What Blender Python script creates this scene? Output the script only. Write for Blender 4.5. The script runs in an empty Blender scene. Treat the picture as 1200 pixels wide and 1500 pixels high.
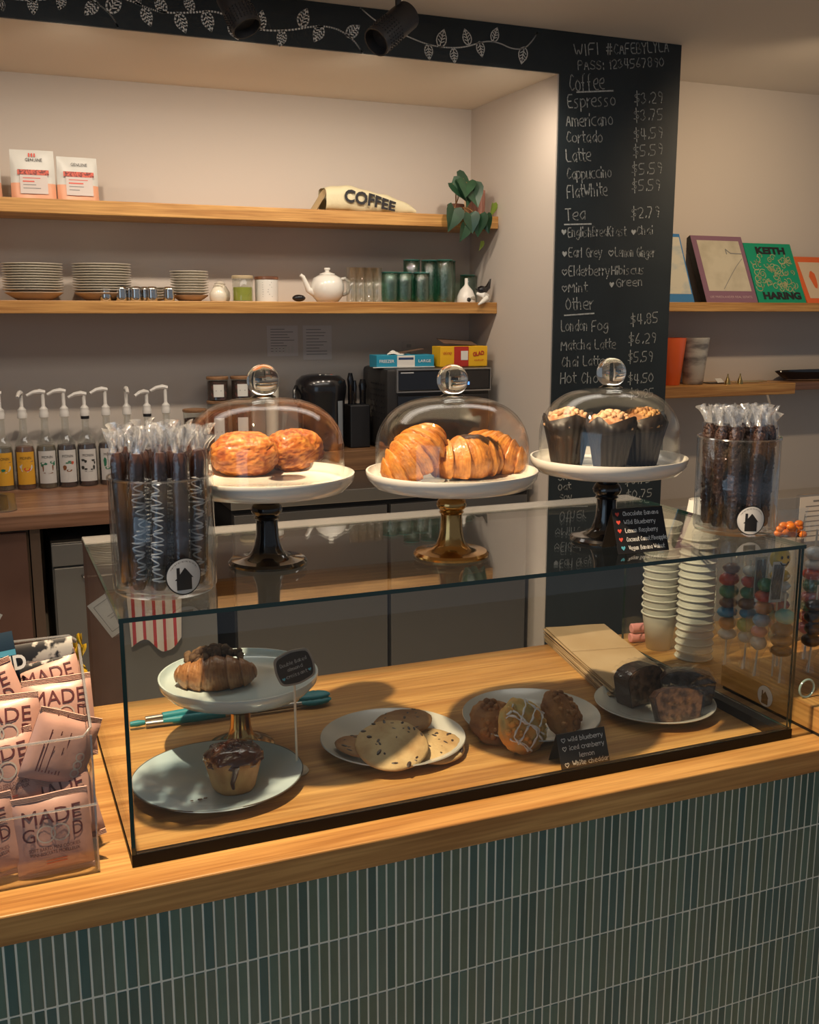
import bpy, bmesh, math, random
from math import sin, cos, pi, radians as R, sqrt, atan2
from mathutils import Vector, Matrix, Euler, noise
random.seed(7)
scene = bpy.context.scene
COL = scene.collection

# ------------------------------------------------------------------ camera
F_PX, CX, CY = 1503.0, 600.0, 750.0
CAM = Vector((0.0, 0.0, 1.75))
PITCH, YAW = math.atan(290 / F_PX), R(22.4)
FW = Vector((sin(YAW) * cos(PITCH), cos(YAW) * cos(PITCH), -sin(PITCH)))
RT = Vector((cos(YAW), -sin(YAW), 0)); UP = RT.cross(FW)
cam_d = bpy.data.cameras.new('camera'); cam = bpy.data.objects.new('camera', cam_d); COL.objects.link(cam)
cam_d.sensor_fit = 'VERTICAL'; cam_d.sensor_height = 36.0; cam_d.lens = 36.0 * F_PX / 1500
cam_d.clip_start = 0.02; cam_d.clip_end = 60
cam.matrix_world = Matrix.Translation(CAM) @ Matrix((RT, UP, -FW)).transposed().to_4x4()
scene.camera = cam
def ray(px, py): return FW * F_PX + RT * (px - CX) - UP * (py - CY)
def at_z(px, py, z): r = ray(px, py); return CAM + r * ((z - CAM.z) / r.z)
def at_y(px, py, y): r = ray(px, py); return CAM + r * (y / r.y)
def at_x(px, py, x): r = ray(px, py); return CAM + r * (x / r.x)

# ------------------------------------------------------------------ world, light, exposure
w = bpy.data.worlds.new('world'); scene.world = w; w.use_nodes = True
w.node_tree.nodes['Background'].inputs[0].default_value = (0.84, 0.90, 1.0, 1)
w.node_tree.nodes['Background'].inputs[1].default_value = 0.19
scene.view_settings.view_transform = 'Standard'; scene.view_settings.look = 'None'
scene.view_settings.gamma = 1.0; scene.view_settings.exposure = 0.0
scene.view_settings.use_curve_mapping = False
scene.cycles.max_bounces = 10; scene.cycles.transparent_max_bounces = 40
scene.cycles.transmission_bounces = 10; scene.cycles.glossy_bounces = 5; scene.cycles.diffuse_bounces = 4
scene.cycles.caustics_reflective = False; scene.cycles.caustics_refractive = False
def spot(name, loc, target, energy, col, size=120, rad=0.03, blend=0.6):
    d = bpy.data.lights.new(name, 'SPOT'); d.energy = energy; d.color = col; d.spot_size = R(size)
    d.spot_blend = blend; d.shadow_soft_size = rad
    o = bpy.data.objects.new(name, d); COL.objects.link(o); o.location = loc
    o.rotation_euler = (Vector(target) - Vector(loc)).to_track_quat('-Z', 'Y').to_euler()
    return o
WARM = (1.0, 0.74, 0.47)
KEY = spot('track_lamp_key', (0.12, 1.42, 2.72), (0.75, 1.75, 0.95), 250, WARM, 105, 0.020, .7)
for i, (x, e) in enumerate([(-0.45, 19), (0.32, 20), (0.90, 20), (1.40, 21), (1.95, 17)]):
    spot('track_lamp_niche', (x, 3.70, 2.66), (x + 0.10, 4.50, 1.42), e, (1.0, 0.83, 0.65), 150, 0.02, 1.0)
spot('track_lamp_right', (3.3, 3.15, 2.72), (3.6, 4.3, 1.75), 45, WARM, 130, 0.03, 1.0)
def area(name, loc, target, energy, col, sx, sy):
    d = bpy.data.lights.new(name, 'AREA'); d.energy = energy; d.color = col; d.shape = 'RECTANGLE'; d.size = sx; d.size_y = sy
    o = bpy.data.objects.new(name, d); COL.objects.link(o); o.location = loc
    o.rotation_euler = (Vector(target) - Vector(loc)).to_track_quat('-Z', 'Y').to_euler()
    return o
area('window_daylight', (-2.9, 0.1, 1.7), (0.8, 1.8, 1.0), 26, (0.55, 0.78, 1.0), 3.6, 2.2)

area('added_overhead_fill', (0.9, 2.75, 2.84), (0.9, 2.76, 0), 13, (1.0, 0.93, 0.84), 2.6, 0.5)  # added fill, no real fixture: lifts the ambient light behind the counter

# ------------------------------------------------------------------ materials
MATS = {}
def nt(m): return m.node_tree.nodes, m.node_tree.links
def mat(name, col, rough=0.5, metal=0.0, spec=0.5, var=None, bump=None, emit=None, trans=0.0, sss=0.0, coat=0.0, obj_coord=True, vcol=False):
    if name in MATS: return MATS[name]
    m = bpy.data.materials.new(name); m.use_nodes = True; n, l = nt(m); b = n['Principled BSDF']
    b.inputs['Base Color'].default_value = (*col, 1); b.inputs['Roughness'].default_value = rough
    b.inputs['Metallic'].default_value = metal; b.inputs['Specular IOR Level'].default_value = spec
    b.inputs['Transmission Weight'].default_value = trans; b.inputs['Coat Weight'].default_value = coat
    b.inputs['Coat Roughness'].default_value = 0.08
    if sss: b.inputs['Subsurface Weight'].default_value = sss; b.inputs['Subsurface Scale'].default_value = 0.01
    tc = n.new('ShaderNodeTexCoord')
    src = None
    if vcol:
        a = n.new('ShaderNodeAttribute'); a.attribute_name = 'Col'; src = a.outputs['Color']
        l.new(src, b.inputs['Base Color'])
    if var:  # (colour2, scale, detail, (sx,sy,sz), lo, hi)
        c2, sc, det, s3, lo, hi = var
        mp = n.new('ShaderNodeMapping'); mp.inputs['Scale'].default_value = s3; l.new(tc.outputs['Object'], mp.inputs[0])
        nz = n.new('ShaderNodeTexNoise'); nz.inputs['Scale'].default_value = sc; nz.inputs['Detail'].default_value = det
        l.new(mp.outputs[0], nz.inputs['Vector'])
        rp = n.new('ShaderNodeValToRGB'); rp.color_ramp.elements[0].position = lo; rp.color_ramp.elements[1].position = hi
        rp.color_ramp.elements[0].color = (*col, 1); rp.color_ramp.elements[1].color = (*c2, 1)
        l.new(nz.outputs[0], rp.inputs[0])
        if vcol:
            mx = n.new('ShaderNodeMixRGB'); mx.blend_type = 'MULTIPLY'; mx.inputs[0].default_value = 1
            l.new(src, mx.inputs[1]); l.new(rp.outputs[0], mx.inputs[2]); l.new(mx.outputs[0], b.inputs['Base Color'])
        else: l.new(rp.outputs[0], b.inputs['Base Color'])
    if bump:  # (scale, strength, (sx,sy,sz))
        mp = n.new('ShaderNodeMapping'); mp.inputs['Scale'].default_value = bump[2] if len(bump) > 2 else (1, 1, 1)
        l.new(tc.outputs['Object'], mp.inputs[0])
        nz = n.new('ShaderNodeTexNoise'); nz.inputs['Scale'].default_value = bump[0]; nz.inputs['Detail'].default_value = 4
        l.new(mp.outputs[0], nz.inputs['Vector'])
        bp = n.new('ShaderNodeBump'); bp.inputs['Strength'].default_value = bump[1]; bp.inputs['Distance'].default_value = 0.004
        l.new(nz.outputs[0], bp.inputs['Height']); l.new(bp.outputs[0], b.inputs['Normal'])
    if emit: b.inputs['Emission Color'].default_value = (*emit[0], 1); b.inputs['Emission Strength'].default_value = emit[1]
    MATS[name] = m; return m
def wood(name, c1, c2, axis=0, scale=1.0, rough=0.42):
    if name in MATS: return MATS[name]
    m = bpy.data.materials.new(name); m.use_nodes = True; n, l = nt(m); b = n['Principled BSDF']
    tc = n.new('ShaderNodeTexCoord'); mp = n.new('ShaderNodeMapping'); s = [22 * scale] * 3; s[axis] = 1.1 * scale
    mp.inputs['Scale'].default_value = s; l.new(tc.outputs['Object'], mp.inputs[0])
    a = n.new('ShaderNodeTexNoise'); a.inputs['Scale'].default_value = 1.0; a.inputs['Detail'].default_value = 6; a.inputs['Distortion'].default_value = 0.6
    l.new(mp.outputs[0], a.inputs['Vector'])
    mp2 = n.new('ShaderNodeMapping'); s2 = [150 * scale] * 3; s2[axis] = 5 * scale; mp2.inputs['Scale'].default_value = s2
    l.new(tc.outputs['Object'], mp2.inputs[0])
    g = n.new('ShaderNodeTexNoise'); g.inputs['Scale'].default_value = 1.0; g.inputs['Detail'].default_value = 3; l.new(mp2.outputs[0], g.inputs['Vector'])
    r1 = n.new('ShaderNodeValToRGB'); r1.color_ramp.elements[0].position = .38; r1.color_ramp.elements[1].position = .62
    r1.color_ramp.elements[0].color = (*c1, 1); r1.color_ramp.elements[1].color = (*c2, 1); l.new(a.outputs[0], r1.inputs[0])
    r2 = n.new('ShaderNodeValToRGB'); r2.color_ramp.elements[0].position = .36; r2.color_ramp.elements[1].position = .6
    r2.color_ramp.elements[0].color = (.66, .60, .54, 1); r2.color_ramp.elements[1].color = (1, 1, 1, 1); l.new(g.outputs[0], r2.inputs[0])
    mx = n.new('ShaderNodeMixRGB'); mx.blend_type = 'MULTIPLY'; mx.inputs[0].default_value = .8
    l.new(r1.outputs[0], mx.inputs[1]); l.new(r2.outputs[0], mx.inputs[2]); l.new(mx.outputs[0], b.inputs['Base Color'])
    b.inputs['Roughness'].default_value = rough
    bp = n.new('ShaderNodeBump'); bp.inputs['Strength'].default_value = .15; bp.inputs['Distance'].default_value = .001
    l.new(g.outputs[0], bp.inputs['Height']); l.new(bp.outputs[0], b.inputs['Normal'])
    MATS[name] = m; return m
def glassy(name, tint=(1, 1, 1), rough=0.0, f0=0.04, bump=None, haze=0.0, gain=1.0):
    """thin clear sheet: lets light through, mirrors by angle (Schlick)"""
    if name in MATS: return MATS[name]
    m = bpy.data.materials.new(name); m.use_nodes = True; n, l = nt(m)
    n.remove(n['Principled BSDF']); out = n['Material Output']
    t = n.new('ShaderNodeBsdfTransparent'); t.inputs[0].default_value = (*tint, 1)
    g = n.new('ShaderNodeBsdfGlossy'); g.inputs['Roughness'].default_value = rough; g.inputs[0].default_value = (1, 1, 1, 1)
    lw = n.new('ShaderNodeLayerWeight'); lw.inputs['Blend'].default_value = 0.5
    pw = n.new('ShaderNodeMath'); pw.operation = 'POWER'; pw.inputs[1].default_value = 5; l.new(lw.outputs['Facing'], pw.inputs[0])
    ma = n.new('ShaderNodeMath'); ma.operation = 'MULTIPLY_ADD'; ma.inputs[1].default_value = (1 - f0) * gain; ma.inputs[2].default_value = f0
    l.new(pw.outputs[0], ma.inputs[0])
    mx = n.new('ShaderNodeMixShader'); l.new(ma.outputs[0], mx.inputs[0]); l.new(t.outputs[0], mx.inputs[1]); l.new(g.outputs[0], mx.inputs[2])
    last = mx
    if haze:
        d = n.new('ShaderNodeBsdfDiffuse'); d.inputs[0].default_value = (.8, .82, .85, 1)
        m2 = n.new('ShaderNodeMixShader'); m2.inputs[0].default_value = haze
        l.new(mx.outputs[0], m2.inputs[1]); l.new(d.outputs[0], m2.inputs[2]); last = m2
    l.new(last.outputs[0], out.inputs['Surface'])
    if bump:
        tc = n.new('ShaderNodeTexCoord'); nz = n.new('ShaderNodeTexNoise'); nz.inputs['Scale'].default_value = bump[0]
        l.new(tc.outputs['Object'], nz.inputs['Vector'])
        bp = n.new('ShaderNodeBump'); bp.inputs['Strength'].default_value = bump[1]; bp.inputs['Distance'].default_value = 0.003
        l.new(nz.outputs[0], bp.inputs['Height']); l.new(bp.outputs[0], g.inputs['Normal'])
    MATS[name] = m; return m
def realglass(name, col=(1, 1, 1), rough=0.0, ior=1.5):
    if name in MATS: return MATS[name]
    m = bpy.data.materials.new(name); m.use_nodes = True; n, l = nt(m); n.remove(n['Principled BSDF'])
    g = n.new('ShaderNodeBsdfGlass'); g.inputs[0].default_value = (*col, 1); g.inputs['Roughness'].default_value = rough; g.inputs['IOR'].default_value = ior
    l.new(g.outputs[0], n['Material Output'].inputs['Surface']); MATS[name] = m; return m

# ------------------------------------------------------------------ mesh helpers
class MB:
    def __init__(s): s.v = []; s.f = []; s.m = []; s.c = None
    def add(s, vs, fs, mi=0):
        k = len(s.v); s.v += [tuple(p) for p in vs]; s.f += [tuple(i + k for i in f) for f in fs]; s.m += [mi] * len(fs); return s
    def box(s, a, b, bev=0.0, mi=0, M=None):
        x0, y0, z0 = a; x1, y1, z1 = b
        if bev <= 0:
            vs = [(x, y, z) for z in (z0, z1) for y in (y0, y1) for x in (x0, x1)]
            fs = [(0, 2, 3, 1), (4, 5, 7, 6), (0, 1, 5, 4), (2, 6, 7, 3), (0, 4, 6, 2), (1, 3, 7, 5)]
        else:
            bm = bmesh.new(); bmesh.ops.create_cube(bm, size=1)
            for v in bm.verts: v.co = ((x0 + x1) / 2 + v.co.x * (x1 - x0), (y0 + y1) / 2 + v.co.y * (y1 - y0), (z0 + z1) / 2 + v.co.z * (z1 - z0))
            bmesh.ops.bevel(bm, geom=bm.edges[:], offset=bev, segments=2, affect='EDGES', profile=.5)
            vs = [v.co.copy() for v in bm.verts]; bm.verts.index_update(); fs = [tuple(v.index for v in f.verts) for f in bm.faces]; bm.free()
        if M: vs = [M @ Vector(p) for p in vs]
        return s.add(vs, fs, mi)
    def lathe(s, prof, n=32, c=(0, 0, 0), mi=0, close=False, fr=None, M=None):
        """prof: (r, z) list bottom to top; fr(angle, r, z) -> r"""
        vs = []; fs = []
        P = len(prof)
        for i, (r, z) in enumerate(prof):
            for k in range(n):
                a = 2 * pi * k / n; rr = fr(a, r, z) if fr else r
                zz = z
                if isinstance(rr, tuple): rr, zz = rr
                vs.append((c[0] + rr * cos(a), c[1] + rr * sin(a), c[2] + zz))
        for i in range(P - 1 if not close else P):
            j = (i + 1) % P
            for k in range(n):
                q = (k + 1) % n; fs.append((i * n + k, i * n + q, j * n + q, j * n + k))
        if not close:
            if prof[0][0] > 1e-5: fs.append(tuple(reversed(range(n))))
            if prof[-1][0] > 1e-5: fs.append(tuple(range((P - 1) * n, P * n)))
        if M: vs = [M @ Vector(p) for p in vs]
        return s.add(vs, fs, mi)
    def shell(s, prof, t, n=40, c=(0, 0, 0), mi=0, fr=None):
        """open lathe shell of thickness t (prof is the outer wall), closed as a ring section"""
        inner = []
        for i, (r, z) in enumerate(prof):
            a = prof[max(i - 1, 0)]; b = prof[min(i + 1, len(prof) - 1)]
            d = Vector((b[0] - a[0], b[1] - a[1])); d.normalize() if d.length > 0 else None
            inner.append((max(r - t * d.y, 0.0), z + t * d.x))
        return s.lathe(list(prof) + inner[::-1], n, c, mi, close=True, fr=fr)
    def tube(s, pts, r, n=8, mi=0, cap=True):
        pts = [Vector(p) for p in pts]; vs = []; fs = []; rr = r if isinstance(r, (list, tuple)) else [r] * len(pts)
        up = Vector((0, 0, 1)); prev = None
        for i, p in enumerate(pts):
            d = (pts[min(i + 1, len(pts) - 1)] - pts[max(i - 1, 0)]).normalized()
            if prev is None:
                x = d.cross(up); x = d.cross(Vector((1, 0, 0))) if x.length < .1 else x
            else: x = prev - d * prev.dot(d)
            x.normalize(); prev = x; y = d.cross(x)
            for k in range(n):
                a = 2 * pi * k / n; vs.append(p + (x * cos(a) + y * sin(a)) * rr[i])
        for i in range(len(pts) - 1):
            for k in range(n):
                q = (k + 1) % n; fs.append((i * n + k, i * n + q, (i + 1) * n + q, (i + 1) * n + k))
        if cap: fs.append(tuple(reversed(range(n)))); fs.append(tuple(range((len(pts) - 1) * n, len(pts) * n)))
        return s.add(vs, fs, mi)
    def sphere(s, c, r, n=16, m=10, mi=0, sc=(1, 1, 1), fn=None, M=None):
        vs = [Vector((0, 0, -1))]; 
        for i in range(1, m):
            t = -pi / 2 + pi * i / m
            for k in range(n): a = 2 * pi * k / n; vs.append(Vector((cos(t) * cos(a), cos(t) * sin(a), sin(t))))
        vs.append(Vector((0, 0, 1)))
        fs = [(0, 1 + (k + 1) % n, 1 + k) for k in range(n)]
        for i in range(m - 2):
            for k in range(n): a = 1 + i * n; q = (k + 1) % n; fs.append((a + k, a + q, a + n + q, a + n + k))
        L = len(vs) - 1; a = 1 + (m - 2) * n
        fs += [(a + k, a + (k + 1) % n, L) for k in range(n)]
        out = []
        for v in vs:
            g = fn(v) if fn else 1.0
            p = Vector((v.x * sc[0], v.y * sc[1], v.z * sc[2])) * r * g
            if M: p = M @ p
            out.append(p + Vector(c))
        return s.add(out, fs, mi)
    def grid(s, fn, nu, nv, mi=0, wrapu=False):
        vs = [fn(i / nu, j / nv) for j in range(nv + 1) for i in range(nu + (0 if wrapu else 1))]
        W = nu + (0 if wrapu else 1); fs = []
        for j in range(nv):
            for i in range(nu): q = (i + 1) % W; fs.append((j * W + i, j * W + q, (j + 1) * W + q, (j + 1) * W + i))
        return s.add(vs, fs, mi)
    def ribbon(s, pts, wd, y=0.0, mi=0):
        """flat stroke in the local XZ plane"""
        for a, b in zip(pts[:-1], pts[1:]):
            d = Vector((b[0] - a[0], b[1] - a[1]))
            if d.length < 1e-6: continue
            d.normalize(); nx, nz = -d.y * wd / 2, d.x * wd / 2; e = d * wd * .35
            s.add([(a[0] - e.x + nx, y, a[1] - e.y + nz), (a[0] - e.x - nx, y, a[1] - e.y - nz), (b[0] + e.x - nx, y, b[1] + e.y - nz), (b[0] + e.x + nx, y, b[1] + e.y + nz)], [(0, 1, 2, 3)], mi)
        return s
    def poly(s, pts, y=0.0, mi=0):
        return s.add([(p[0], y, p[1]) for p in pts], [tuple(range(len(pts)))], mi)
    def slab(s, pts, y0, y1, mi=0, M=None):
        """outline in XZ extruded in y (convex or star-shaped)"""
        n = len(pts); vs = [(p[0], y0, p[1]) for p in pts] + [(p[0], y1, p[1]) for p in pts]
        if M: vs = [M @ Vector(v) for v in vs]
        return s.add(vs, [tuple(range(n)), tuple(reversed(range(n, 2 * n)))] + [(i, (i + 1) % n, n + (i + 1) % n, n + i)[::-1] for i in range(n)], mi)
    def xf(s, M, start=0):
        for i in range(start, len(s.v)): s.v[i] = tuple(M @ Vector(s.v[i]))
        return s
    def mesh(s, name, mats, smooth=True, cols=None):
        me = bpy.data.meshes.new(name); me.from_pydata(s.v, [], s.f)
        for m in (mats if isinstance(mats, (list, tuple)) else [mats]): me.materials.append(m)
        me.polygons.foreach_set('material_index', s.m)
        me.polygons.foreach_set('use_smooth', [smooth] * len(s.f))
        if cols:
            a = me.color_attributes.new('Col', 'FLOAT_COLOR', 'POINT')
            a.data.foreach_set('color', [c for q in cols for c in (*q, 1.0)])
        me.update()
        if smooth: me.shade_flat() if False else None
        return me
    def build(s, name, mats, parent=None, smooth=True, loc=None, rot=None, cols=None, fix=True, sharp=None):
        me = s.mesh(name, mats, smooth, cols)
        if fix:
            bm = bmesh.new(); bm.from_mesh(me); bmesh.ops.recalc_face_normals(bm, faces=bm.faces[:])
            if smooth and sharp is not False:
                lim = R(sharp or 40)
                for e in bm.edges:
                    if len(e.link_faces) == 2 and e.calc_face_angle(0) > lim: e.smooth = False
            bm.to_mesh(me); bm.free()
        return link(name, me, parent, loc, rot)
def link(name, me, parent=None, loc=None, rot=None):
    o = bpy.data.objects.new(name, me); COL.objects.link(o)
    if parent: o.parent = parent
    if loc is not None: o.location = loc
    if rot is not None: o.rotation_euler = rot
    return o
def tag(o, label, cat, group=None, kind=None):
    o['label'] = label; o['category'] = cat
    if group: o['group'] = group
    if kind: o['kind'] = kind
    return o
def thing(name, label, cat, loc=(0, 0, 0), rz=0.0, group=None, rot=None):
    o = bpy.data.objects.new(name, None); COL.objects.link(o); o.location = loc; o.rotation_euler = rot or (0, 0, rz)
    o.empty_display_size = .03
    return tag(o, label, cat, group)
def struct(o): o['kind'] = 'structure'; return o
def dup(o, loc, rz=None, label=None, rot=None, scale=None):
    def cp(a, par):
        c = a.copy(); COL.objects.link(c); c.parent = par
        for ch in kids.get(a.name, []): cp(ch, c)
        return c
    kids = {}
    for q in COL.objects:
        if q.parent: kids.setdefault(q.parent.name, []).append(q)
    r = cp(o, None); r.location = loc
    if rz is not None: r.rotation_euler = (0, 0, rz)
    if rot is not None: r.rotation_euler = rot
    if scale is not None: r.scale = scale if isinstance(scale, (tuple, list)) else (scale,) * 3
    if label: r['label'] = label
    return r
def text(body, size, m, parent, M, name='lettering', wx=1.0, bold=0.0, align='CENTER', label=None, width=None):
    """flat printed text in the local XZ plane, facing -y, then moved by M"""
    c = bpy.data.curves.new('t', 'FONT'); c.body = body; c.size = size; c.align_x = align; c.align_y = 'CENTER'; c.offset = bold; c.resolution_u = 3
    o = bpy.data.objects.new('t', c); COL.objects.link(o); bpy.context.view_layer.update()
    me = bpy.data.meshes.new_from_object(o); bpy.data.objects.remove(o)
    if width:
        xs = [v.co.x for v in me.vertices]; wx = width / max(1e-6, max(xs) - min(xs))
    me.transform(Matrix(((wx, 0, 0, 0), (0, 0, 1, 0), (0, 1, 0, 0), (0, 0, 0, 1))))
    me.transform(M); me.materials.append(m); me.name = name
    q = link(name, me, parent)
    if label: q['label'] = label
    return q
T = Matrix.Translation
def RX(a): return Matrix.Rotation(a, 4, 'X')
def RY(a): return Matrix.Rotation(a, 4, 'Y')
def RZ(a): return Matrix.Rotation(a, 4, 'Z')
def smoothpts(p, it=2):
    for _ in range(it):
        q = [p[0]]
        for a, b in zip(p[:-1], p[1:]):
            q += [(a[0] * .75 + b[0] * .25, a[1] * .75 + b[1] * .25), (a[0] * .25 + b[0] * .75, a[1] * .25 + b[1] * .75)]
        p = q + [p[-1]]
    return p
def nz3(x, y, z): return noise.noise(Vector((x, y, z)))

# hand lettering: strokes on a 4 wide grid, baseline 2, cap 8, x-height 6
G = {'A':'02 28 42|14 34','B':'02 08 28 37 36 25 05 25 44 43 32 02','C':'47 28 16 04 13 22 43','D':'02 08 28 46 44 32 02','E':'48 08 02 42|05 35','F':'48 08 02|05 35','G':'47 28 06 04 22 42 45 25','H':'02 08|42 48|05 45','I':'12 18','K':'02 08|48 05 42','L':'08 02 42','M':'02 08 24 48 42','N':'02 08 42 48','O':'28 06 04 22 44 46 28','P':'02 08 38 47 46 35 05','R':'02 08 38 47 36 05|25 42','S':'47 28 17 06 25 44 43 22 03','T':'08 48|28 22','V':'08 22 48','W':'08 12 26 32 48','Y':'08 25 48|25 22','Z':'08 48 02 42',
'a':'46 26 04 13 22 44|46 44 42','b':'08 02|05 26 45 43 22 02','c':'46 26 05 03 22 42','d':'46 26 04 13 22 44|48 42','e':'04 44 46 26 05 03 22 42','f':'38 28 17 12|05 25','g':'46 26 04 13 33 45|46 41 20 01','h':'08 02|05 26 35 32','i':'15 12|17 18','k':'08 02|36 04 32','l':'18 12','m':'06 02|05 16 24 22|25 36 45 42','n':'06 02|05 26 35 32','o':'26 05 03 22 43 45 26','p':'06 00|05 26 45 43 22 02','r':'06 02|04 26 36','s':'36 16 05 24 33 22 02','t':'18 13 22 32|06 36','u':'06 03 12 22 43|46 42','v':'06 22 46','w':'06 12 25 32 46','x':'06 42|46 02','y':'06 13 33|46 33 10','z':'06 46 02 42',
'0':'28 06 04 22 44 46 28','1':'16 28 22','2':'07 28 47 45 02 42','3':'07 28 37 25 44 33 12 03','4':'18 04 44|38 32','5':'48 08 05 35 44 32 02','6':'38 15 03 22 43 34 14','7':'08 48 12','8':'25 06 18 38 46 25 04 12 32 44 25','9':'46 35 16 17 28 47 45 32','$':'47 17 06 35 44 23 03|29 21','.':'22 33','#':'12 28|32 48|04 54|06 56',':':'22 23|25 26',',':'22 11','&':'42 07 18 27 04 12 32 44',"'":'28 27','-':'05 35'}
def strokes(txt, w_, h, jit=.25):
    """polylines for txt filling width w_, cap height h, origin at baseline left"""
    adv = []; x = 0.0
    for ch in txt:
        a = 2.4 if ch in 'il.1I:,' else 3.6 if ch in 'rt ' else 6.6 if ch in 'mwWM#' else 5.2
        adv.append((x, a)); x += a
    tot = x - 1.0; kx = w_ / tot; kz = h / 6.0; out = []
    for ch, (x0, a) in zip(txt, adv):
        g = G.get(ch)
        if not g: continue
        sx = 1.3 if ch in 'mwWM' else (.45 if ch in 'ilI1.:,' else .95); dy = random.uniform(-jit, jit)
        for st in g.split('|'):
            p = [((x0 + int(q[0]) * sx + random.uniform(-.12, .12)) * kx, (int(q[1]) - 2 + dy + random.uniform(-.15, .15)) * kz) for q in st.split()]
            out.append(smoothpts(p, 1) if len(p) > 2 else p)
    return out
def heart(cx, cz, s):
    return [(cx + s * x, cz + s * z) for x, z in [(0, -1), (.9, 0), (.95, .6), (.5, .9), (0, .45), (-.5, .9), (-.95, .6), (-.9, 0)]]

ORD = ['first', 'second', 'third', 'fourth', 'fifth', 'sixth', 'seventh', 'eighth', 'ninth', 'tenth', 'eleventh', 'twelfth', 'thirteenth', 'fourteenth', 'fifteenth', 'sixteenth', 'seventeenth']

# ================================================================== THE ROOM
PLASTER = mat('plaster_pink_white', (.59, .53, .47), .75, bump=(6, .05))
CEIL = mat('ceiling_paint', (.76, .70, .62), .8)
FLOOR = mat('floor_concrete', (.42, .38, .33), .6, var=((.48, .43, .38), 3, 5, (1, 1, 1), .4, .7))
OAK = wood('oak', (.42, .20, .055), (.64, .365, .12))
OAK_Y = wood('oak_y', (.42, .20, .055), (.64, .365, .12), axis=1)
BUTCHER = wood('butcher_block', (.20, .10, .058), (.36, .20, .12), scale=.7, rough=.35)
BLACKP = mat('chalkboard_paint', (.011, .018, .022), .6, var=((.017, .026, .031), 5, 5, (1, 1, 1), .35, .7))
CHALK = mat('chalk', (.50, .52, .50), .9, var=((.18, .19, .19), 90, 3, (1, 1, 1), .45, .75))
WHITEINK = mat('white_ink', (.85, .85, .82), .7)
BLACKM = mat('matte_black', (.012, .012, .014), .45)
BLACKG = mat('gloss_black', (.008, .008, .010), .12, coat=.6)
STEEL = mat('brushed_steel', (.42, .40, .37), .32, metal=1, bump=(3, .05, (1, 200, 200)))
STEELD = mat('dark_steel', (.16, .155, .15), .35, metal=.7)
CREAM = mat('cream_ceramic', (.74, .68, .56), .25, coat=.4)
WHITE = mat('white_ceramic', (.80, .78, .72), .18, coat=.5)
PAPER = mat('white_paper', (.72, .70, .65), .7)
INK = mat('black_ink', (.015, .015, .018), .7)

struct(MB().box((-3.2, -2.6, -.05), (6.2, 4.9, 0)).build('floor', FLOOR, smooth=False))
struct(MB().box((-3.2, -2.6, 2.867), (6.2, 4.9, 2.93)).build('ceiling', CEIL, smooth=False))
struct(MB().box((-2.0, 4.66, 0), (2.24, 4.78, 2.705)).build('wall_back', PLASTER, smooth=False))
struct(MB().box((2.24, 3.856, 0), (2.83, 4.78, 2.867)).build('wall_partition', PLASTER, smooth=False))
struct(MB().box((-2.0, 3.856, 2.705), (2.24, 4.78, 2.867)).build('ceiling_niche', mat('niche_soffit_paint', (.84, .77, .66), .8), smooth=False))
struct(MB().box((2.83, 4.41, 0), (6.2, 4.53, 2.867)).build('wall_right', PLASTER, smooth=False))
struct(MB().box((-2.1, 1.0, 0), (-2.0, 4.78, 2.867)).build('wall_left', PLASTER, smooth=False))
struct(MB().box((2.83, 4.20, 0), (6.2, 4.41, .79), .004).build('trim_1', mat('ledge_grey', (.42, .38, .34), .5), smooth=False))

# ---- chalkboard: one thing, its header and column as parts, each line of writing a part
YB = 3.845
cb = thing('chalkboard', 'tall black chalkboard menu column with a header strip of chalk vines over the niche', 'chalkboard', (2.245, YB, 0))
def cbx(p): return (p.x - 2.245, p.z)
MB().box((0, 0, 0), (.585, .01, 2.866)).build('menu_panel', BLACKP, cb, False)
MB().box((-4.2, 0, 2.706), (0, .01, 2.866)).build('header_panel', BLACKP, cb, False)
def bpt(px, py): p = at_y(px, py, YB); return (p.x - 2.245, p.z)
def chalk_text(txt, a, b, cap, wd=.0042):
    x0, z0 = bpt(*a); x1, z1 = bpt(*b); h = cap / 342.0; m = MB(); L = sqrt((x1 - x0) ** 2 + (z1 - z0) ** 2); an = atan2(z1 - z0, x1 - x0)
    for s in strokes(txt, L, h):
        q = [(x0 + p[0] * cos(an) - p[1] * sin(an), z0 + p[0] * sin(an) + p[1] * cos(an)) for p in s]
        m.ribbon(q, wd, -.0012)
    return m.build('chalk_writing', CHALK, cb, False, fix=False)
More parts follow.
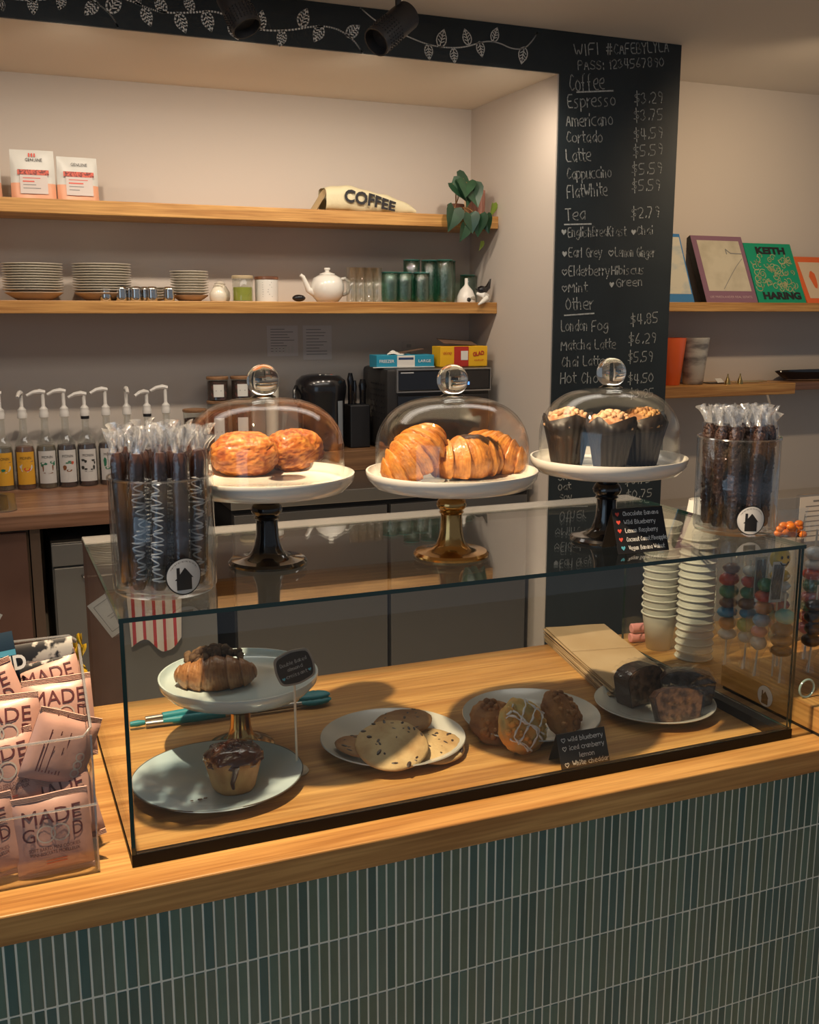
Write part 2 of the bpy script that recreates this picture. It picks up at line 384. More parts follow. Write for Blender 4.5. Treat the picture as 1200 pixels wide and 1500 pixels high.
for t, a, b, c in [("WIFI", (842, 82), (878, 80), 15), ("#CAFEBYLYLA", (889, 80), (980, 76), 14), ("PASS: 1234567890", (847, 103), (973, 97), 12), ("Coffee", (835, 134), (886, 131), 22),
    ("Espresso", (832, 158), (902, 155), 17), ("$3.29", (930, 152), (971, 150), 15), ("Americano", (830, 185), (898, 183), 16), ("$3.75", (929, 177), (971, 175), 15),
    ("Cortado", (830, 209), (883, 208), 15), ("$4.59", (929, 205), (971, 202), 15), ("Latte", (830, 237), (866, 235), 17), ("$5.59", (928, 229), (971, 226), 15),
    ("Cappuccino", (831, 263), (896, 259), 15), ("$5.59", (926, 256), (970, 253), 15), ("FlatWhite", (831, 290), (890, 286), 17), ("$5.59", (926, 280), (967, 278), 15),
    ("Tea", (829, 323), (858, 321), 16), ("$2.79", (925, 320), (966, 318), 15), ("EnglishBreaKfast", (832, 347), (917, 345), 13), ("Chai", (933, 344), (957, 342), 12),
    ("Earl Grey", (833, 377), (882, 376), 13), ("Lemon Ginger", (901, 376), (959, 376), 13), ("Elderberry", (833, 404), (893, 403), 14), ("Hibiscus", (896, 402), (944, 401), 12),
    ("Mint", (833, 428), (860, 427), 13), ("Green", (903, 420), (942, 418), 12), ("Other", (829, 455), (869, 452), 17), ("London", (822, 485), (861, 484), 15), ("Fog", (867, 485), (891, 483), 15),
    ("$4.85", (924, 476), (964, 472), 15), ("Matcha Latte", (822, 513), (902, 510), 14), ("$6.29", (921, 504), (961, 502), 15), ("Chai Latte", (823, 537), (885, 535), 14),
    ("$5.59", (920, 531), (956, 529), 15), ("Hot Choc", (821, 562), (885, 560), 16), ("$4.50", (920, 562), (957, 560), 14), ("$3.25", (922, 583), (957, 581), 13),
    ("Skim", (818, 704), (846, 700), 13), ("$0.75", (916, 711), (953, 706), 13), ("Oat", (818, 719), (836, 716), 10), ("$0.75", (917, 730), (955, 727), 12), ("Soy", (820, 734), (838, 731), 10)]:
    chalk_text(t, a, b, c)
for a, b in [((845, 135), (898, 133)), ((827, 329), (866, 328)), ((827, 462), (870, 459))]:
    MB().ribbon([bpt(*a), bpt(*b)], .006, -.0012).build('chalk_underline', CHALK, cb, False, fix=False)
for px, py, fill in [(826, 340, 1), (928, 340, 1), (827, 372, 1), (895, 371, 0), (827, 399, 0), (827, 423, 0), (896, 417, 1)]:
    x, z = bpt(px, py); h = heart(x, z, .0125); m = MB()
    m.poly(h, -.0012) if fill else m.ribbon(h + h[:1], .004, -.0012)
    m.build('chalk_heart', CHALK, cb, False, fix=False)
def vine(pts, wd=.006):
    MB().ribbon(smoothpts([bpt(*p) for p in pts], 3), wd, -.0012).build('chalk_vine', CHALK_B, cb, False, fix=False)
def leaf(a, b, wd=.0055):
    a = bpt(*a); b = bpt(*b); dx, dz = b[0] - a[0], b[1] - a[1]; L = sqrt(dx * dx + dz * dz); ux, uz = dx / L, dz / L; vx, vz = -uz, ux
    P = lambda t, s: (a[0] + ux * L * t + vx * s * L, a[1] + uz * L * t + vz * s * L)
    m = MB(); W = [0, .2, .30, .32, .27, .15, 0]; tt = [0, .12, .3, .48, .68, .86, 1.06]
    m.ribbon([P(t, s) for t, s in zip(tt, W)], wd, -.0012); m.ribbon([P(t, -s) for t, s in zip(tt, W)], wd, -.0012)
    m.ribbon([P(0, 0), P(1, 0)], wd * .8, -.0012)
    for t in (.25, .45, .65): m.ribbon([P(t, 0), P(t + .16, .2)], wd * .7, -.0012); m.ribbon([P(t, 0), P(t + .16, -.2)], wd * .7, -.0012)
    m.build('chalk_leaf', CHALK_B, cb, False, fix=False)
CHALK_B = mat('chalk_bright', (.80, .80, .76), .9)
vine([(132, 0), (150, 10), (165, 25), (173, 40)], .005)
vine([(-60, 10), (-20, -8), (40, 2), (90, -4), (140, -12), (190, 0), (215, 12), (240, 19), (280, 19), (315, 15), (350, 32), (380, 45), (425, 45), (460, 38), (490, 40), (515, 55), (531, 77)])
vine([(528, 12), (555, 35), (600, 55), (625, 65), (650, 70), (680, 70), (710, 60), (730, 62), (750, 72), (768, 72), (780, 60), (788, 47)], .005)
for a, b in [((0, 0), (4, 14)), ((47, -2), (49, 19)), ((92, -6), (87, 12)), ((142, 3), (126, 20)), ((159, 18), (175, -6)), ((197, -8), (205, 6)), ((210, 12), (220, 36)),
             ((242, 18), (228, -4)), ((260, 20), (271, 46)), ((282, 16), (272, -5)), ((300, 17), (309, 44)), ((337, 34), (348, 56)), ((380, 43), (384, 18)),
             ((415, 46), (410, 66)), ((440, 39), (449, 15)), ((472, 39), (461, 59)), ((508, 53), (525, 39)), ((627, 65), (629, 86)), ((644, 69), (650, 45)),
             ((664, 71), (666, 91)), ((687, 66), (681, 44)), ((702, 61), (706, 82)), ((722, 61), (728, 42)), ((768, 69), (764, 92))]:
    leaf(a, b, .006 if a[0] < 540 else .0045)

# ---- wall shelves
def shelf(name, label, x0, x1, y0, y1, z0, z1):
    return tag(MB().box((x0, y0, z0), (x1, y1, z1), .003).build(name, OAK, smooth=False), label, 'shelf')
shelf('wall_shelf', 'upper oak wall shelf in the niche with coffee bags and trailing plant', -1.98, 2.2395, 4.36, 4.6595, 2.135, 2.190)
shelf('wall_shelf', 'lower oak wall shelf in the niche with plates, teapot and green glasses', -1.98, 2.2395, 4.36, 4.6595, 1.752, 1.803)
shelf('wall_shelf', 'oak shelf with four leaning books right of the chalkboard', 2.8305, 5.6, 4.16, 4.4095, 1.762, 1.806)
shelf('wall_shelf', 'short low oak shelf with orange and marbled vases right of the chalkboard', 2.8305, 3.87, 4.16, 4.4095, 1.345, 1.402)
tag(MB().box((3.90, 4.20, 1.36), (5.6, 4.4095, 1.400), .003).build('wall_shelf', BUTCHER, smooth=False), 'dark brown low shelf carrying the black tray at the right edge', 'shelf')

# ================================================================== FRONT COUNTER
YF = 1.3725; ZC = .95
sc = thing('service_counter', 'long service counter with oak worktop over green finger tiles', 'counter', (.72, YF, 0))
def L(x, y, z): return (x - .72, y - YF, z)
MB().box(L(-1.3, YF, .905), L(3.2, 2.113, .95), .0025).build('worktop', OAK, sc, False)
MB().box(L(-1.28, YF + .0030, .0), L(3.18, 2.06, .904)).build('carcass', mat('grout', (.74, .76, .66), .8), sc, False)
TILEM = [mat('tile_%s' % n, c, .22, coat=.3, var=(tuple(q * .72 for q in c), 9, 3, (6, 1, 1), .3, .75)) for n, c in
         [('sage', (0.095, 0.185, 0.148)), ('moss', (0.105, 0.170, 0.123)), ('teal', (0.052, 0.137, 0.129)), ('grey_green', (0.112, 0.176, 0.140)), ('deep', (0.047, 0.119, 0.104))]]
PW, PH, GW = .016, .1115, .0026
tme = [MB().box((GW / 2, 0, GW / 2), (PW - GW / 2, .009, PH - GW / 2), .0012).mesh('tile', m_, False) for m_ in TILEM]
cand = []; rest = []
for r in range(8):
    z0 = .9063 - (r + 1) * PH
    if z0 < 0: break
    for k in range(-76, 190):
        x0 = -.0322 + k * PW
        c = Vector((x0 + PW / 2, YF + .004, z0 + PH / 2)) - CAM; dpt = c.dot(FW)
        px = CX + F_PX * c.dot(RT) / dpt; py = CY - F_PX * c.dot(UP) / dpt
        inside = -8 < px < 1208 and py < 1500 + 60
        (cand if inside else rest).append((dpt, x0, z0))
cand.sort(); rnd = random.Random(3)
def tpick(): return rnd.choices(range(5), [5, 4, 3, 4, 2])[0]
for d, x0, z0 in cand[:300]:
    o = link('tile', tme[tpick()], sc, (x0 - .72, .0020 + rnd.uniform(0, .0005), z0)); o.rotation_euler = (rnd.uniform(-.002, .002), 0, rnd.uniform(-.02, .02))
m = MB()
for d, x0, z0 in cand[300:] + rest:
    y = .0020 + rnd.uniform(0, .0005); m.box((x0 - .72 + GW / 2, y, z0 + GW / 2), (x0 - .72 + PW - GW / 2, y + .009, z0 + PH - GW / 2), 0 if (d, x0, z0) in rest else .0012, tpick())
o = m.build('tile_field', TILEM, sc, False, fix=False); o['kind'] = 'stuff'

# ================================================================== GLASS DISPLAY CASE
GL = glassy('clear_glass', (.965, .98, .97)); GE = mat('glass_edge', (.006, .035, .032), .12, coat=.5)
X0, X1, Y0, Y1, ZT = .150, 1.3835, 1.4325, 1.995, 1.332
case = thing('display_case', 'long glass pastry display case with black base on the oak counter', 'display case', ((X0 + X1) / 2, (Y0 + Y1) / 2, ZC))
cxm, cym = (X0 + X1) / 2, (Y0 + Y1) / 2
def pane(name, a, b, thin, lab=None):
    m = MB().box((a[0] - cxm, a[1] - cym, a[2] - ZC), (b[0] - cxm, b[1] - cym, b[2] - ZC))
    fs = {0: (4, 5), 1: (2, 3), 2: (0, 1)}[thin]  # faces normal to the thin axis stay clear
    m.m = [0 if i in fs else 1 for i in range(6)]
    return m.build(name, [GL, GE], case, False)
pane('top_pane', (X0 - .001, Y0 - .004, ZT - .007), (X1 - .002, Y1, ZT), 2)
pane('front_pane', (X0 + .007, Y0 + .001, ZC + .020), (X1 - .010, Y0 + .006, ZT - .0075), 1)
pane('side_pane', (X0, Y0, ZC + .020), (X0 + .006, Y1, ZT - .0075), 0)
pane('side_pane', (X1 - .009, Y0, ZC + .020), (X1 - .003, Y1, ZT - .0075), 0)
FR = mat('case_black_frame', (.003, .003, .0035), .5, spec=.25)
m = MB(); bz0, bz1 = .0005, .0195
m.box((X0 - cxm, Y0 - cym, bz0), (X1 - cxm, Y0 - cym + .012, bz1)); m.box((X0 - cxm, Y0 - cym + .012, bz0), (X0 - cxm + .010, Y1 - cym, .010))
m.box((X1 - cxm - .030, Y0 - cym + .012, bz0), (X1 - cxm, Y1 - cym, bz1))
m.build('base_frame', FR, case, False)
MB().box((X0 - cxm, Y1 - cym - .062, ZT - ZC + .0005), (X1 - .012 - cxm, Y1 - cym, ZT - ZC + .003)).build('top_rear_strip', glassy('frosted_strip', (.80, .80, .76), .25, .06, haze=.11), case, False)

# ================================================================== CAKE STANDS ON THE CASE
GOLD = mat('gold_metal', (.50, .30, .11), .16, metal=1, bump=(14, .15))
DOME = glassy('dome_glass', (.985, .99, .985), f0=.035, bump=(7, .06), gain=.5)
JARG = glassy('jar_acrylic', (.93, .95, .965), f0=.06, bump=(14, .08))
KNOB = realglass('knob_glass', (.97, .98, .96))
CELLO = glassy('cellophane', (.96, .97, .99), .06, .05, bump=(60, .8), haze=.0)
CELLO2 = glassy('cellophane_ruffle', (.93, .95, .98), .12, .20, bump=(70, .9), haze=.16)
def stand(name, label, x, y, z, h, rp, metal, rb=.066, pm=None):
    t = thing(name, label, 'cake stand', (x, y, z)); k = h / .125
    prof = [(0, 0), (rb, 0), (rb + .001, .004), (rb - .003, .0085), (.048, .010), (.034, .0135), (.027, .021), (.0225, .033), (.0195, .048), (.0185, .070), (.019, .078),
            (.022, .081), (.0195, .084), (.025, .090), (.027, .096), (.0245, .103), (.0195, .108), (.022, .111), (.021, .116), (.024, .1225)]
    MB().lathe([(r, q * k) for r, q in prof] + [(0, .1225 * k)], 40).build('pedestal', metal, t)
    e = h
    MB().lathe([(0, e - .0015), (rp * .72, e), (rp * .9, e + .006), (rp * .985, e + .020), (rp, e + .030), (rp * .997, e + .0335), (rp * .975, e + .0335), (rp * .955, e + .024), (rp * .90, e + .0185), (rp * .6, e + .0165), (0, e + .016)], 72).build('plate', pm or WHITE, t)
    return t
S1, S2, S3 = (.427, 1.672), (.742, 1.607), (1.065, 1.612)
stand('cake_stand', 'white plate on turned black foot under the left glass dome, holding chocolate pastries', *S1, ZT, .122, .150, BLACKG)
stand('cake_stand', 'white plate on turned gold foot under the middle glass dome, holding croissants', *S2, ZT, .119, .150, GOLD)
stand('cake_stand', 'white plate on turned black foot under the right glass dome, holding muffins', *S3, ZT, .125, .145, BLACKG)
def dome(x, y, z, label, r=.133):
    t = thing('glass_dome', label, 'dome cover', (x, y, z)); pr = [(r + .001, 0), (r + .002, .004), (r, .008), (r, .055)]
    for i in range(1, 15): a = pi / 2 * i / 14; pr.append((r * cos(a) ** .66 if i < 14 else .0001, .055 + .087 * sin(a) ** 1.02))
    m = MB().lathe(pr, 64); 
    n_in = [(max(q[0] - .0025, .0001), q[1] - .0022) for q in pr]; m.lathe(n_in, 64); m.build('dome', DOME, t, fix=False)
    MB().lathe([(0, .1425), (.022, .1430), (.017, .1455), (.0135, .149)] + [(.0270 * cos(a), .1705 + .0270 * sin(a)) for a in [(-1.05 + i * (pi / 2 + 1.05) / 14) for i in range(14)]] + [(0, .1975)], 36).build('knob', KNOB, t)
    return t
dome(*S1, 1.4715, 'clear glass dome with ball knob over the two chocolate pastries'); dome(*S2, 1.4685, 'clear glass dome with ball knob over the croissants'); dome(*S3, 1.4745, 'clear glass dome with ball knob over the dark-wrapped muffins', .129)

# ---- pastries
def fb(v, s, o=4):
    r = 0; a = 1
    for _ in range(o): r += a * noise.noise(Vector(v) * s); s *= 2; a *= .5
    return r
CROI = mat('croissant_crust', (1, 1, 1), .45, vcol=True, var=((.72, .56, .42), 60, 5, (1, 1, 1), .42, .7), bump=(130, .5), coat=.25)
def mixc(a, b, t): t = max(0, min(1, t)); return tuple(a[i] * (1 - t) + b[i] * t for i in range(3))
def croissant(name, label, loc, rz, Ln=.150, rad=.036, bend=.9, seed=0, n=11, ry=0, group='croissants under the middle dome', cat='croissant', c1=(.22, .055, .008), c2=(.68, .28, .045), tilt=0):
    NU, NV = 120, 40; vs = []; fs = []; cols = []
    for i in range(NU + 1):
        u = i / NU; ang = (u - .5) * 2 * bend; Rr = Ln / (2 * bend)
        cx, cy = Rr * sin(ang), Rr * (1 - cos(ang)) - Rr * .1
        env = (max(1e-3, sin(pi * u))) ** .55; env = .15 + .85 * env if 0 < u < 1 else .02
        ph = abs(u - .5) * n * .72 + .12 * nz3(u * 6, seed, 0); fr = ph - math.floor(ph)
        step = 1.06 - .16 * fr ** 1.6
        for k in range(NV):
            a = 2 * pi * k / NV; ph2 = ph + .16 * sin(a * 1 + seed) ; fr2 = ph2 - math.floor(ph2); st = 1.07 - .17 * fr2 ** 1.4
            fz = (ph2 * 5 + .5 * nz3(u * 9, a, seed)); fz -= math.floor(fz); fine = .022 * (1 - fz)
            r = rad * env * st * (1 + fine + .05 * fb((cos(a) * 1.2 + seed, sin(a) * 1.2, u * 9), 1.3, 3))
            dx = cos(a) * r; dz = sin(a) * r * .95
            if dz < -rad * .55: dz = -rad * .55 - (dz + rad * .55) * -.12
            vs.append((cx - dx * sin(ang), cy + dx * cos(ang), dz + rad * .60))
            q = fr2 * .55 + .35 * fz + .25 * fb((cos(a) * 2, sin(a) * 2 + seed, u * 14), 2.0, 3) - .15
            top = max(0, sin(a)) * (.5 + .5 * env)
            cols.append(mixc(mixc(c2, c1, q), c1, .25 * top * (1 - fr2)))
    for i in range(NU):
        for k in range(NV): q = (k + 1) % NV; fs.append((i * NV + k, i * NV + q, (i + 1) * NV + q, (i + 1) * NV + k))
    fs += [tuple(range(NV)), tuple(NU * NV + k for k in range(NV))]
    m = MB().add(vs, fs)
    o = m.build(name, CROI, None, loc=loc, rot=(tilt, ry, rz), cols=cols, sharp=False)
    return tag(o, label, cat, group)
zp = 1.332 + .122 + .0165
zp2 = 1.332 + .119 + .0165; zp3 = 1.332 + .125 + .0165
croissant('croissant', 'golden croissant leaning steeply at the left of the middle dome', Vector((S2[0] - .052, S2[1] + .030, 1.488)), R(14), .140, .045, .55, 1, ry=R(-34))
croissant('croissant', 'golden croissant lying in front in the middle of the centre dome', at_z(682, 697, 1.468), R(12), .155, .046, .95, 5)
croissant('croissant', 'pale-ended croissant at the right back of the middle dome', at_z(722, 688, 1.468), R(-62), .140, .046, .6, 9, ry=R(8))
FLAKY = mat('flaky_crust', (1, 1, 1), .5, vcol=True, var=((.70, .50, .36), 45, 6, (1, 1, 1), .4, .68), bump=(90, .8), coat=.2)
def flaky(name, label, loc, rz, sx, sy, sz, seed, c1=(.34, .09, .016), c2=(.70, .29, .06), group='chocolate pastries under the left dome'):
    cols = []; s = Vector((seed * 3.1, seed, 0))
    def f(v):
        p = v + s; wr = abs(fb(Vector((p.x * 2.0, p.y * 2, p.z * 5)), 1.9, 4)); q = 1 + .05 * fb(p, 2.2, 4) - .11 * wr
        e = (abs(v.x) ** 3.2 + abs(v.y) ** 3.2 + abs(v.z) ** 2.6) ** (-1 / 3.0); q *= .5 + .5 * min(e, 1.35)
        cols.append(mixc(c2, c1, wr * 2.4 + .35 * fb(p, 7, 2) + .1)); return q
    m = MB().sphere((0, 0, sz * .88), 1, 72, 44, sc=(sx, sy, sz), fn=f)
    m.v = [(a, b, max(c, .001)) for a, b, c in m.v]
    return tag(m.build(name, FLAKY, None, loc=loc, rot=(0, 0, rz), cols=cols, sharp=False), label, 'pastry', group)
flaky('chocolate_pastry', 'large flaky chocolate pastry at the left under the left dome', at_z(359, 695, zp), R(-18), .061, .046, .041, 1)
flaky('chocolate_pastry', 'flaky rolled pastry with visible end swirl at the right under the left dome', at_z(432, 688, zp), R(20), .055, .043, .040, 7)

WRAP = mat('dark_muffin_paper', (.011, .008, .008), .5, var=((.026, .018, .016), 30, 3, (1, 1, .3), .4, .7))
CRUMB = mat('crumb_golden', (.62, .35, .13), .7, var=((.26, .11, .035), 45, 4, (1, 1, 1), .42, .62), bump=(80, .9))
CRUMBP = mat('crumb_pale', (.74, .50, .30), .7, var=((.40, .16, .07), 40, 4, (1, 1, 1), .42, .62), bump=(80, .9))
def muffin(label, loc, rz, m2, seed):
    t = thing('muffin', label, 'muffin', loc, rz, 'muffins under the right dome')
    def fr(a, r, z):
        k = z / .075; pl = .0016 * (sin(a * 22) if k < .75 else sin(a * 22) * .4)
        if k >= .8: return (r + pl, z + .016 * abs(cos(a * 2 + .4)) ** 4 * (k - .7) * 3)
        return r + pl
    m = MB(); pr = [(0, 0), (.027, 0), (.030, .012), (.034, .035), (.038, .052), (.043, .066), (.047, .080)]
    m.lathe(pr, 88, fr=fr); m.lathe([(r * .97, z) for r, z in pr[1:]], 88, fr=fr)
    m.build('wrapper', WRAP, t, fix=False)
    def f(v): return (1 + .10 * fb(v + Vector((seed, 0, 0)), 3, 4)) * (.82 if v.z < -.05 else 1)
    m = MB().sphere((0, 0, .073), .0425, 40, 26, sc=(1, 1, .70), fn=f)
    rnd = random.Random(seed)
    for _ in range(70):
        a = rnd.uniform(0, 2 * pi); b = rnd.uniform(.7, 1.5); p = Vector((cos(a) * cos(b), sin(a) * cos(b), sin(b) * .70)) * .0425 + Vector((0, 0, .073))
        m.sphere(p, rnd.uniform(.003, .0062), 6, 5, fn=lambda v: 1 + .25 * noise.noise(v * 2 + Vector((seed, 1, 1))))
    m.build('crumb_top', m2, t, sharp=False)
    return t
muffin('muffin with pinkish crumb top in dark paper, left in the right dome', Vector((S3[0] - .068, S3[1] + .035, zp3)), 0, CRUMBP, 1)
muffin('muffin with small pointed crumb top in dark paper, middle of the right dome', Vector((S3[0] - .020, S3[1] - .035, zp3)), .7, CRUMBP, 2)
muffin('muffin with broad golden crumb top in dark paper, right in the right dome', Vector((S3[0] + .062, S3[1] - .016, zp3)), .3, CRUMB, 3)

# ================================================================== JARS OF CHOCOLATE STICKS
CHOC = mat('dark_chocolate', (.045, .018, .011), .32, bump=(50, .4), coat=.3)
CHOCN = mat('chocolate_nut', (.050, .022, .014), .45, var=((.13, .065, .045), 220, 3, (1, 1, 1), .55, .66), bump=(150, 1.0))
DRIZ = mat('white_drizzle', (.80, .77, .73), .5)
STICKERW = mat('sticker_white', (.70, .70, .69), .5); STICKERB = mat('sticker_black', (.012, .012, .013), .5)
def cyl(m, r, start=0, ang0=-pi / 2):
    """wrap local XZ drawing on a cylinder of radius r about z, centred on angle ang0"""
    for i in range(start, len(m.v)):
        x, y, z = m.v[i]; a = ang0 + x / r; m.v[i] = ((r - y) * cos(a), (r - y) * sin(a), z)
    return m
def house(m, s, y, mi):
    def q(p0, p1, p2, p3, n=8):
        m.grid(lambda u, v: (s * ((p0[0] * (1 - u) + p1[0] * u) * (1 - v) + (p3[0] * (1 - u) + p2[0] * u) * v), y, s * ((p0[1] * (1 - u) + p1[1] * u) * (1 - v) + (p3[1] * (1 - u) + p2[1] * u) * v)), n, n, mi)
    q((-.47, -.78), (.42, -.80), (.42, -.10), (-.47, -.10)); q((-.47, -.10), (.42, -.10), (.02, .50), (.01, .50)); q((.42, -.10), (.53, -.13), (.10, .42), (.02, .50), 4); q((-.46, -.12), (-.28, -.12), (-.28, .52), (-.46, .52), 4); q((-.47, -.10), (-.56, -.17), (-.56, -.20), (-.47, -.2), 2)
def circ(cx, cz, r, n=28): return [(cx + r * cos(2 * pi * k / n), cz + r * sin(2 * pi * k / n)) for k in range(n)]
def disc(m, cx, cz, r, y, mi, n=36):
    m.grid(lambda u, v: (cx + r * (v + .001) * cos(2 * pi * u), y, cz + r * (v + .001) * sin(2 * pi * u)), n, 10, mi, wrapu=True)
def jar(name, label, x, y, r, h, sticker_ang, srad, sz):
    t = thing(name, label, 'jar', (x, y, ZT + .0004))
    m = MB(); m.lathe([(0, 0), (r - .008, 0), (r - .003, .002), (r, .008), (r, .5 * h), (r, h - .003), (r + .0015, h - .002), (r + .001, h)], 64)
    m.lathe([(0, .007), (r - .010, .0075), (r - .004, .011), (r - .003, .5 * h), (r - .003, h - .004)], 64)
    m.build('body', JARG, t, fix=False)
    m = MB().tube([((r - .0005) * cos(2 * pi * k / 64), (r - .0005) * sin(2 * pi * k / 64), h) for k in range(65)], .0018, 6, cap=False); m.build('rim', glassy('jar_rim', (.85, .88, .9), .1, .22), t)
    m = MB(); disc(m, 0, 0, srad, -.0004, 1); disc(m, 0, 0, srad * .93, -.0007, 0)
    k = len(m.v); house(m, srad * .92, -.0010, 1)
    for a in range(-8, 9, 1):   # ring of tiny capitals around the house
        an = pi / 2 - a * .13; cx, cz = cos(an) * srad * .80, sin(an) * srad * .80
        m.ribbon([(cx - .0008, cz - .001), (cx, cz + .001), (cx + .0008, cz - .001)][: 2 + (a % 2)], .0005, -.0010, 1)
    m.v = [(a, b, c + sz) for a, b, c in m.v]; cyl(m, r + .0004, 0, sticker_ang)
    o = m.build('sticker', [STICKERW, STICKERB], t, False, fix=False); o['label'] = 'round white sticker with a black house'
    return t
J1 = at_z(243, 862, ZT); J2 = at_z(1075, 776, ZT); RJ = .0785; HJ = .178
for J, nm, lb in ((J1, 0, 'clear jar of drizzled chocolate sticks on the left end of the glass case'), (J2, 1, 'clear jar of nutty chocolate sticks on the right end of the glass case')):
    ang = atan2(-J.y, -J.x); jar('acrylic_jar', lb, J.x, J.y, RJ, HJ if nm == 0 else .184, ang + (.36 if nm == 0 else .40), .0285, .036 if nm == 0 else .034)
def choc_stick(seed, nutty, drizzle):
    rnd = random.Random(seed); t = thing('chocolate_stick', 'x', 'chocolate stick', (0, 0, 0)); H = .206 if not nutty else .196
    m = MB(); NU = 26
    pts = [(0, 0, H * i / NU) for i in range(NU + 1)]; rr = [.0112 + (.0018 * rnd.random() if nutty else .0005 * rnd.random()) for _ in pts]; rr[0] = .008; rr[-1] = .0065; rr[-2] = .0100
    m.tube(pts, rr, 12)
    if nutty:
        for _ in range(150):
            a = rnd.uniform(0, 2 * pi); z = rnd.uniform(.02, H); m.sphere((.0118 * cos(a), .0118 * sin(a), z), rnd.uniform(.0012, .0026), 5, 4)
    m.build('stick', CHOCN if nutty else CHOC, t)
    if drizzle:
        p = []; N = 17
        for i in range(N * 8 + 1):
            u = i / (N * 8); s = sin(2 * pi * u * N); a = s * (.75 + .25 * sin(u * 17 + seed)) + .25 * sin(u * 11 + seed); z = .012 + u * (H - .05) + .0025 * sin(2 * pi * u * N * .5 + seed)
            p.append((.0120 * cos(a), .0120 * sin(a), z))
        MB().tube(p, .0013, 5).build('drizzle', DRIZ, t)
    m = MB()
    def sl(u, v):
        a = 2 * pi * u; r = .0142 + .0009 * sin(a * 5 + v * 7 + seed); return (r * cos(a), r * sin(a), -.002 + v * (H + .004))
    m.grid(sl, 18, 8, wrapu=True)
    m.build('cellophane_sleeve', CELLO, t, fix=False)
    def ru(u, v):
        a = 2 * pi * u; e = v ** .8; r = (.0130 * (1 - v) ** 3 + .0035 + .020 * e) * (1 + (.55 * sin(a * 5 + seed + v * 2) + .25 * sin(a * 11 + seed * 2)) * e) ; zz = H + .002 + v * .029 * (1 + .25 * sin(a * 3 + seed))
        return (r * cos(a) + .004 * e * sin(seed), r * sin(a) * .6 + .004 * e * cos(seed), zz)
    m = MB(); m.grid(ru, 44, 9, wrapu=True); m.build('ruffled_top', CELLO2, t, fix=False)
    return t
def fill(J, protos, label, group, spots, lean):
    cnt = [0] * len(protos); made = []
    for i, (a, rr, tx, ty) in enumerate(spots):
        k = i % len(protos); x, y = J.x + rr * cos(a), J.y + rr * sin(a); rz = atan2(-y, -x) + random.uniform(-.5, .5)
        o = protos[k] if not cnt[k] else dup(protos[k], (0, 0, 0)); cnt[k] += 1
        o.location = (x, y, ZT + .0095 + random.uniform(0, .006)); 
        o.rotation_euler = (Matrix.Rotation(ty, 3, 'X') @ Matrix.Rotation(tx, 3, 'Y') @ Matrix.Rotation(rz, 3, 'Z')).to_euler()
        o['label'] = label; o['group'] = group; made.append(o)
    made.sort(key=lambda q: (q.location - CAM).dot(RT) / (q.location - CAM).dot(FW))
    for k, q in enumerate(made): q['label'] = '%s, %s from the left' % (label, ORD[k])
sp = []
for ring, n, r0 in ((0, 10, .0545), (1, 4, .024)):
    for k in range(n): sp.append((2 * pi * k / n + .3 * ring, r0, random.uniform(-.045, .045), random.uniform(-.045, .045)))
fill(J1, [choc_stick(1, False, True), choc_stick(2, False, True), choc_stick(5, False, False)], 'dark chocolate stick in cellophane in the left jar', 'drizzled chocolate sticks in the left jar', sp, 0)
sp2 = [(a + .2, r * .98, random.uniform(-.05, .05), random.uniform(-.05, .05)) for a, r, _, _ in sp]
fill(J2, [choc_stick(3, True, False), choc_stick(4, True, False)], 'nutty chocolate stick in cellophane in the right jar', 'nutty chocolate sticks in the right jar', sp2, 0)

# ================================================================== CARDS
def hand(m, txt, x0, z0, w_, h, wd, y, mi):
    for s in strokes(txt, w_, h, .15): m.ribbon([(x0 + p[0], z0 + p[1]) for p in s], wd, y, mi)
REDI = mat('red_ink', (.75, .09, .06), .6); BLUEI = mat('blue_ink', (.10, .45, .60), .6)
def tent(name, label, loc, rz, W, H, D, lines, ink, hearts, cap):
    t = thing(name, label, 'tent card', loc, rz); tl = atan2(D, H)
    M1 = T((0, 0, 0)) @ RX(-tl)
    m = MB().box((-W / 2, 0, 0), (W / 2, .0012, sqrt(H * H + D * D))); m.xf(T((0, -D, 0)) @ RX(-tl)); m.build('front_leaf', BLACKM, t, False)
    m = MB().box((-W / 2, -.0012, 0), (W / 2, 0, sqrt(H * H + D * D))); m.xf(T((0, D, 0)) @ RX(tl)); m.build('back_leaf', BLACKM, t, False)
    Hs = sqrt(H * H + D * D)
    for i, (s, x, wd_, z) in enumerate(lines):
        m = MB(); hand(m, s, -W / 2 + x * W, z * Hs, wd_ * W, cap, cap * .16, -.0005, 0); m.xf(T((0, -D, 0)) @ RX(-tl)); m.build('card_writing', ink, t, False, fix=False)
    for (x, z, s, mm, fill_) in hearts:
        m = MB(); h = heart(-W / 2 + x * W, z * Hs, s)
        m.poly(h, -.0005) if fill_ else m.ribbon(h + h[:1], .0011, -.0005)
        m.xf(T((0, -D, 0)) @ RX(-tl)); m.build('heart_mark', mm, t, False, fix=False)
    return t
P = at_z(950, 810, ZT)
tent('flavour_card', 'black tent card listing muffin flavours with red and blue hearts, on the glass top', (P.x - .004, P.y + .035, ZT + .001), R(-3), .104, .076, .030,
     [('Chocolate Banana', .20, .70, .83), ('Wild Blueberry', .20, .62, .64), ('Lemon Raspberry', .20, .64, .455), ('Coconut Carrot Pineapple', .20, .78, .26), ('Vegan Banana Walnut', .22, .70, .07)], WHITEINK,
     [(.09, .87, .0042, REDI, 1), (.09, .69, .0042, REDI, 1), (.09, .50, .0042, REDI, 1), (.09, .31, .0042, REDI, 1), (.11, .12, .0042, BLUEI, 1)], .0075)
P = at_z(862, 1122, ZC)
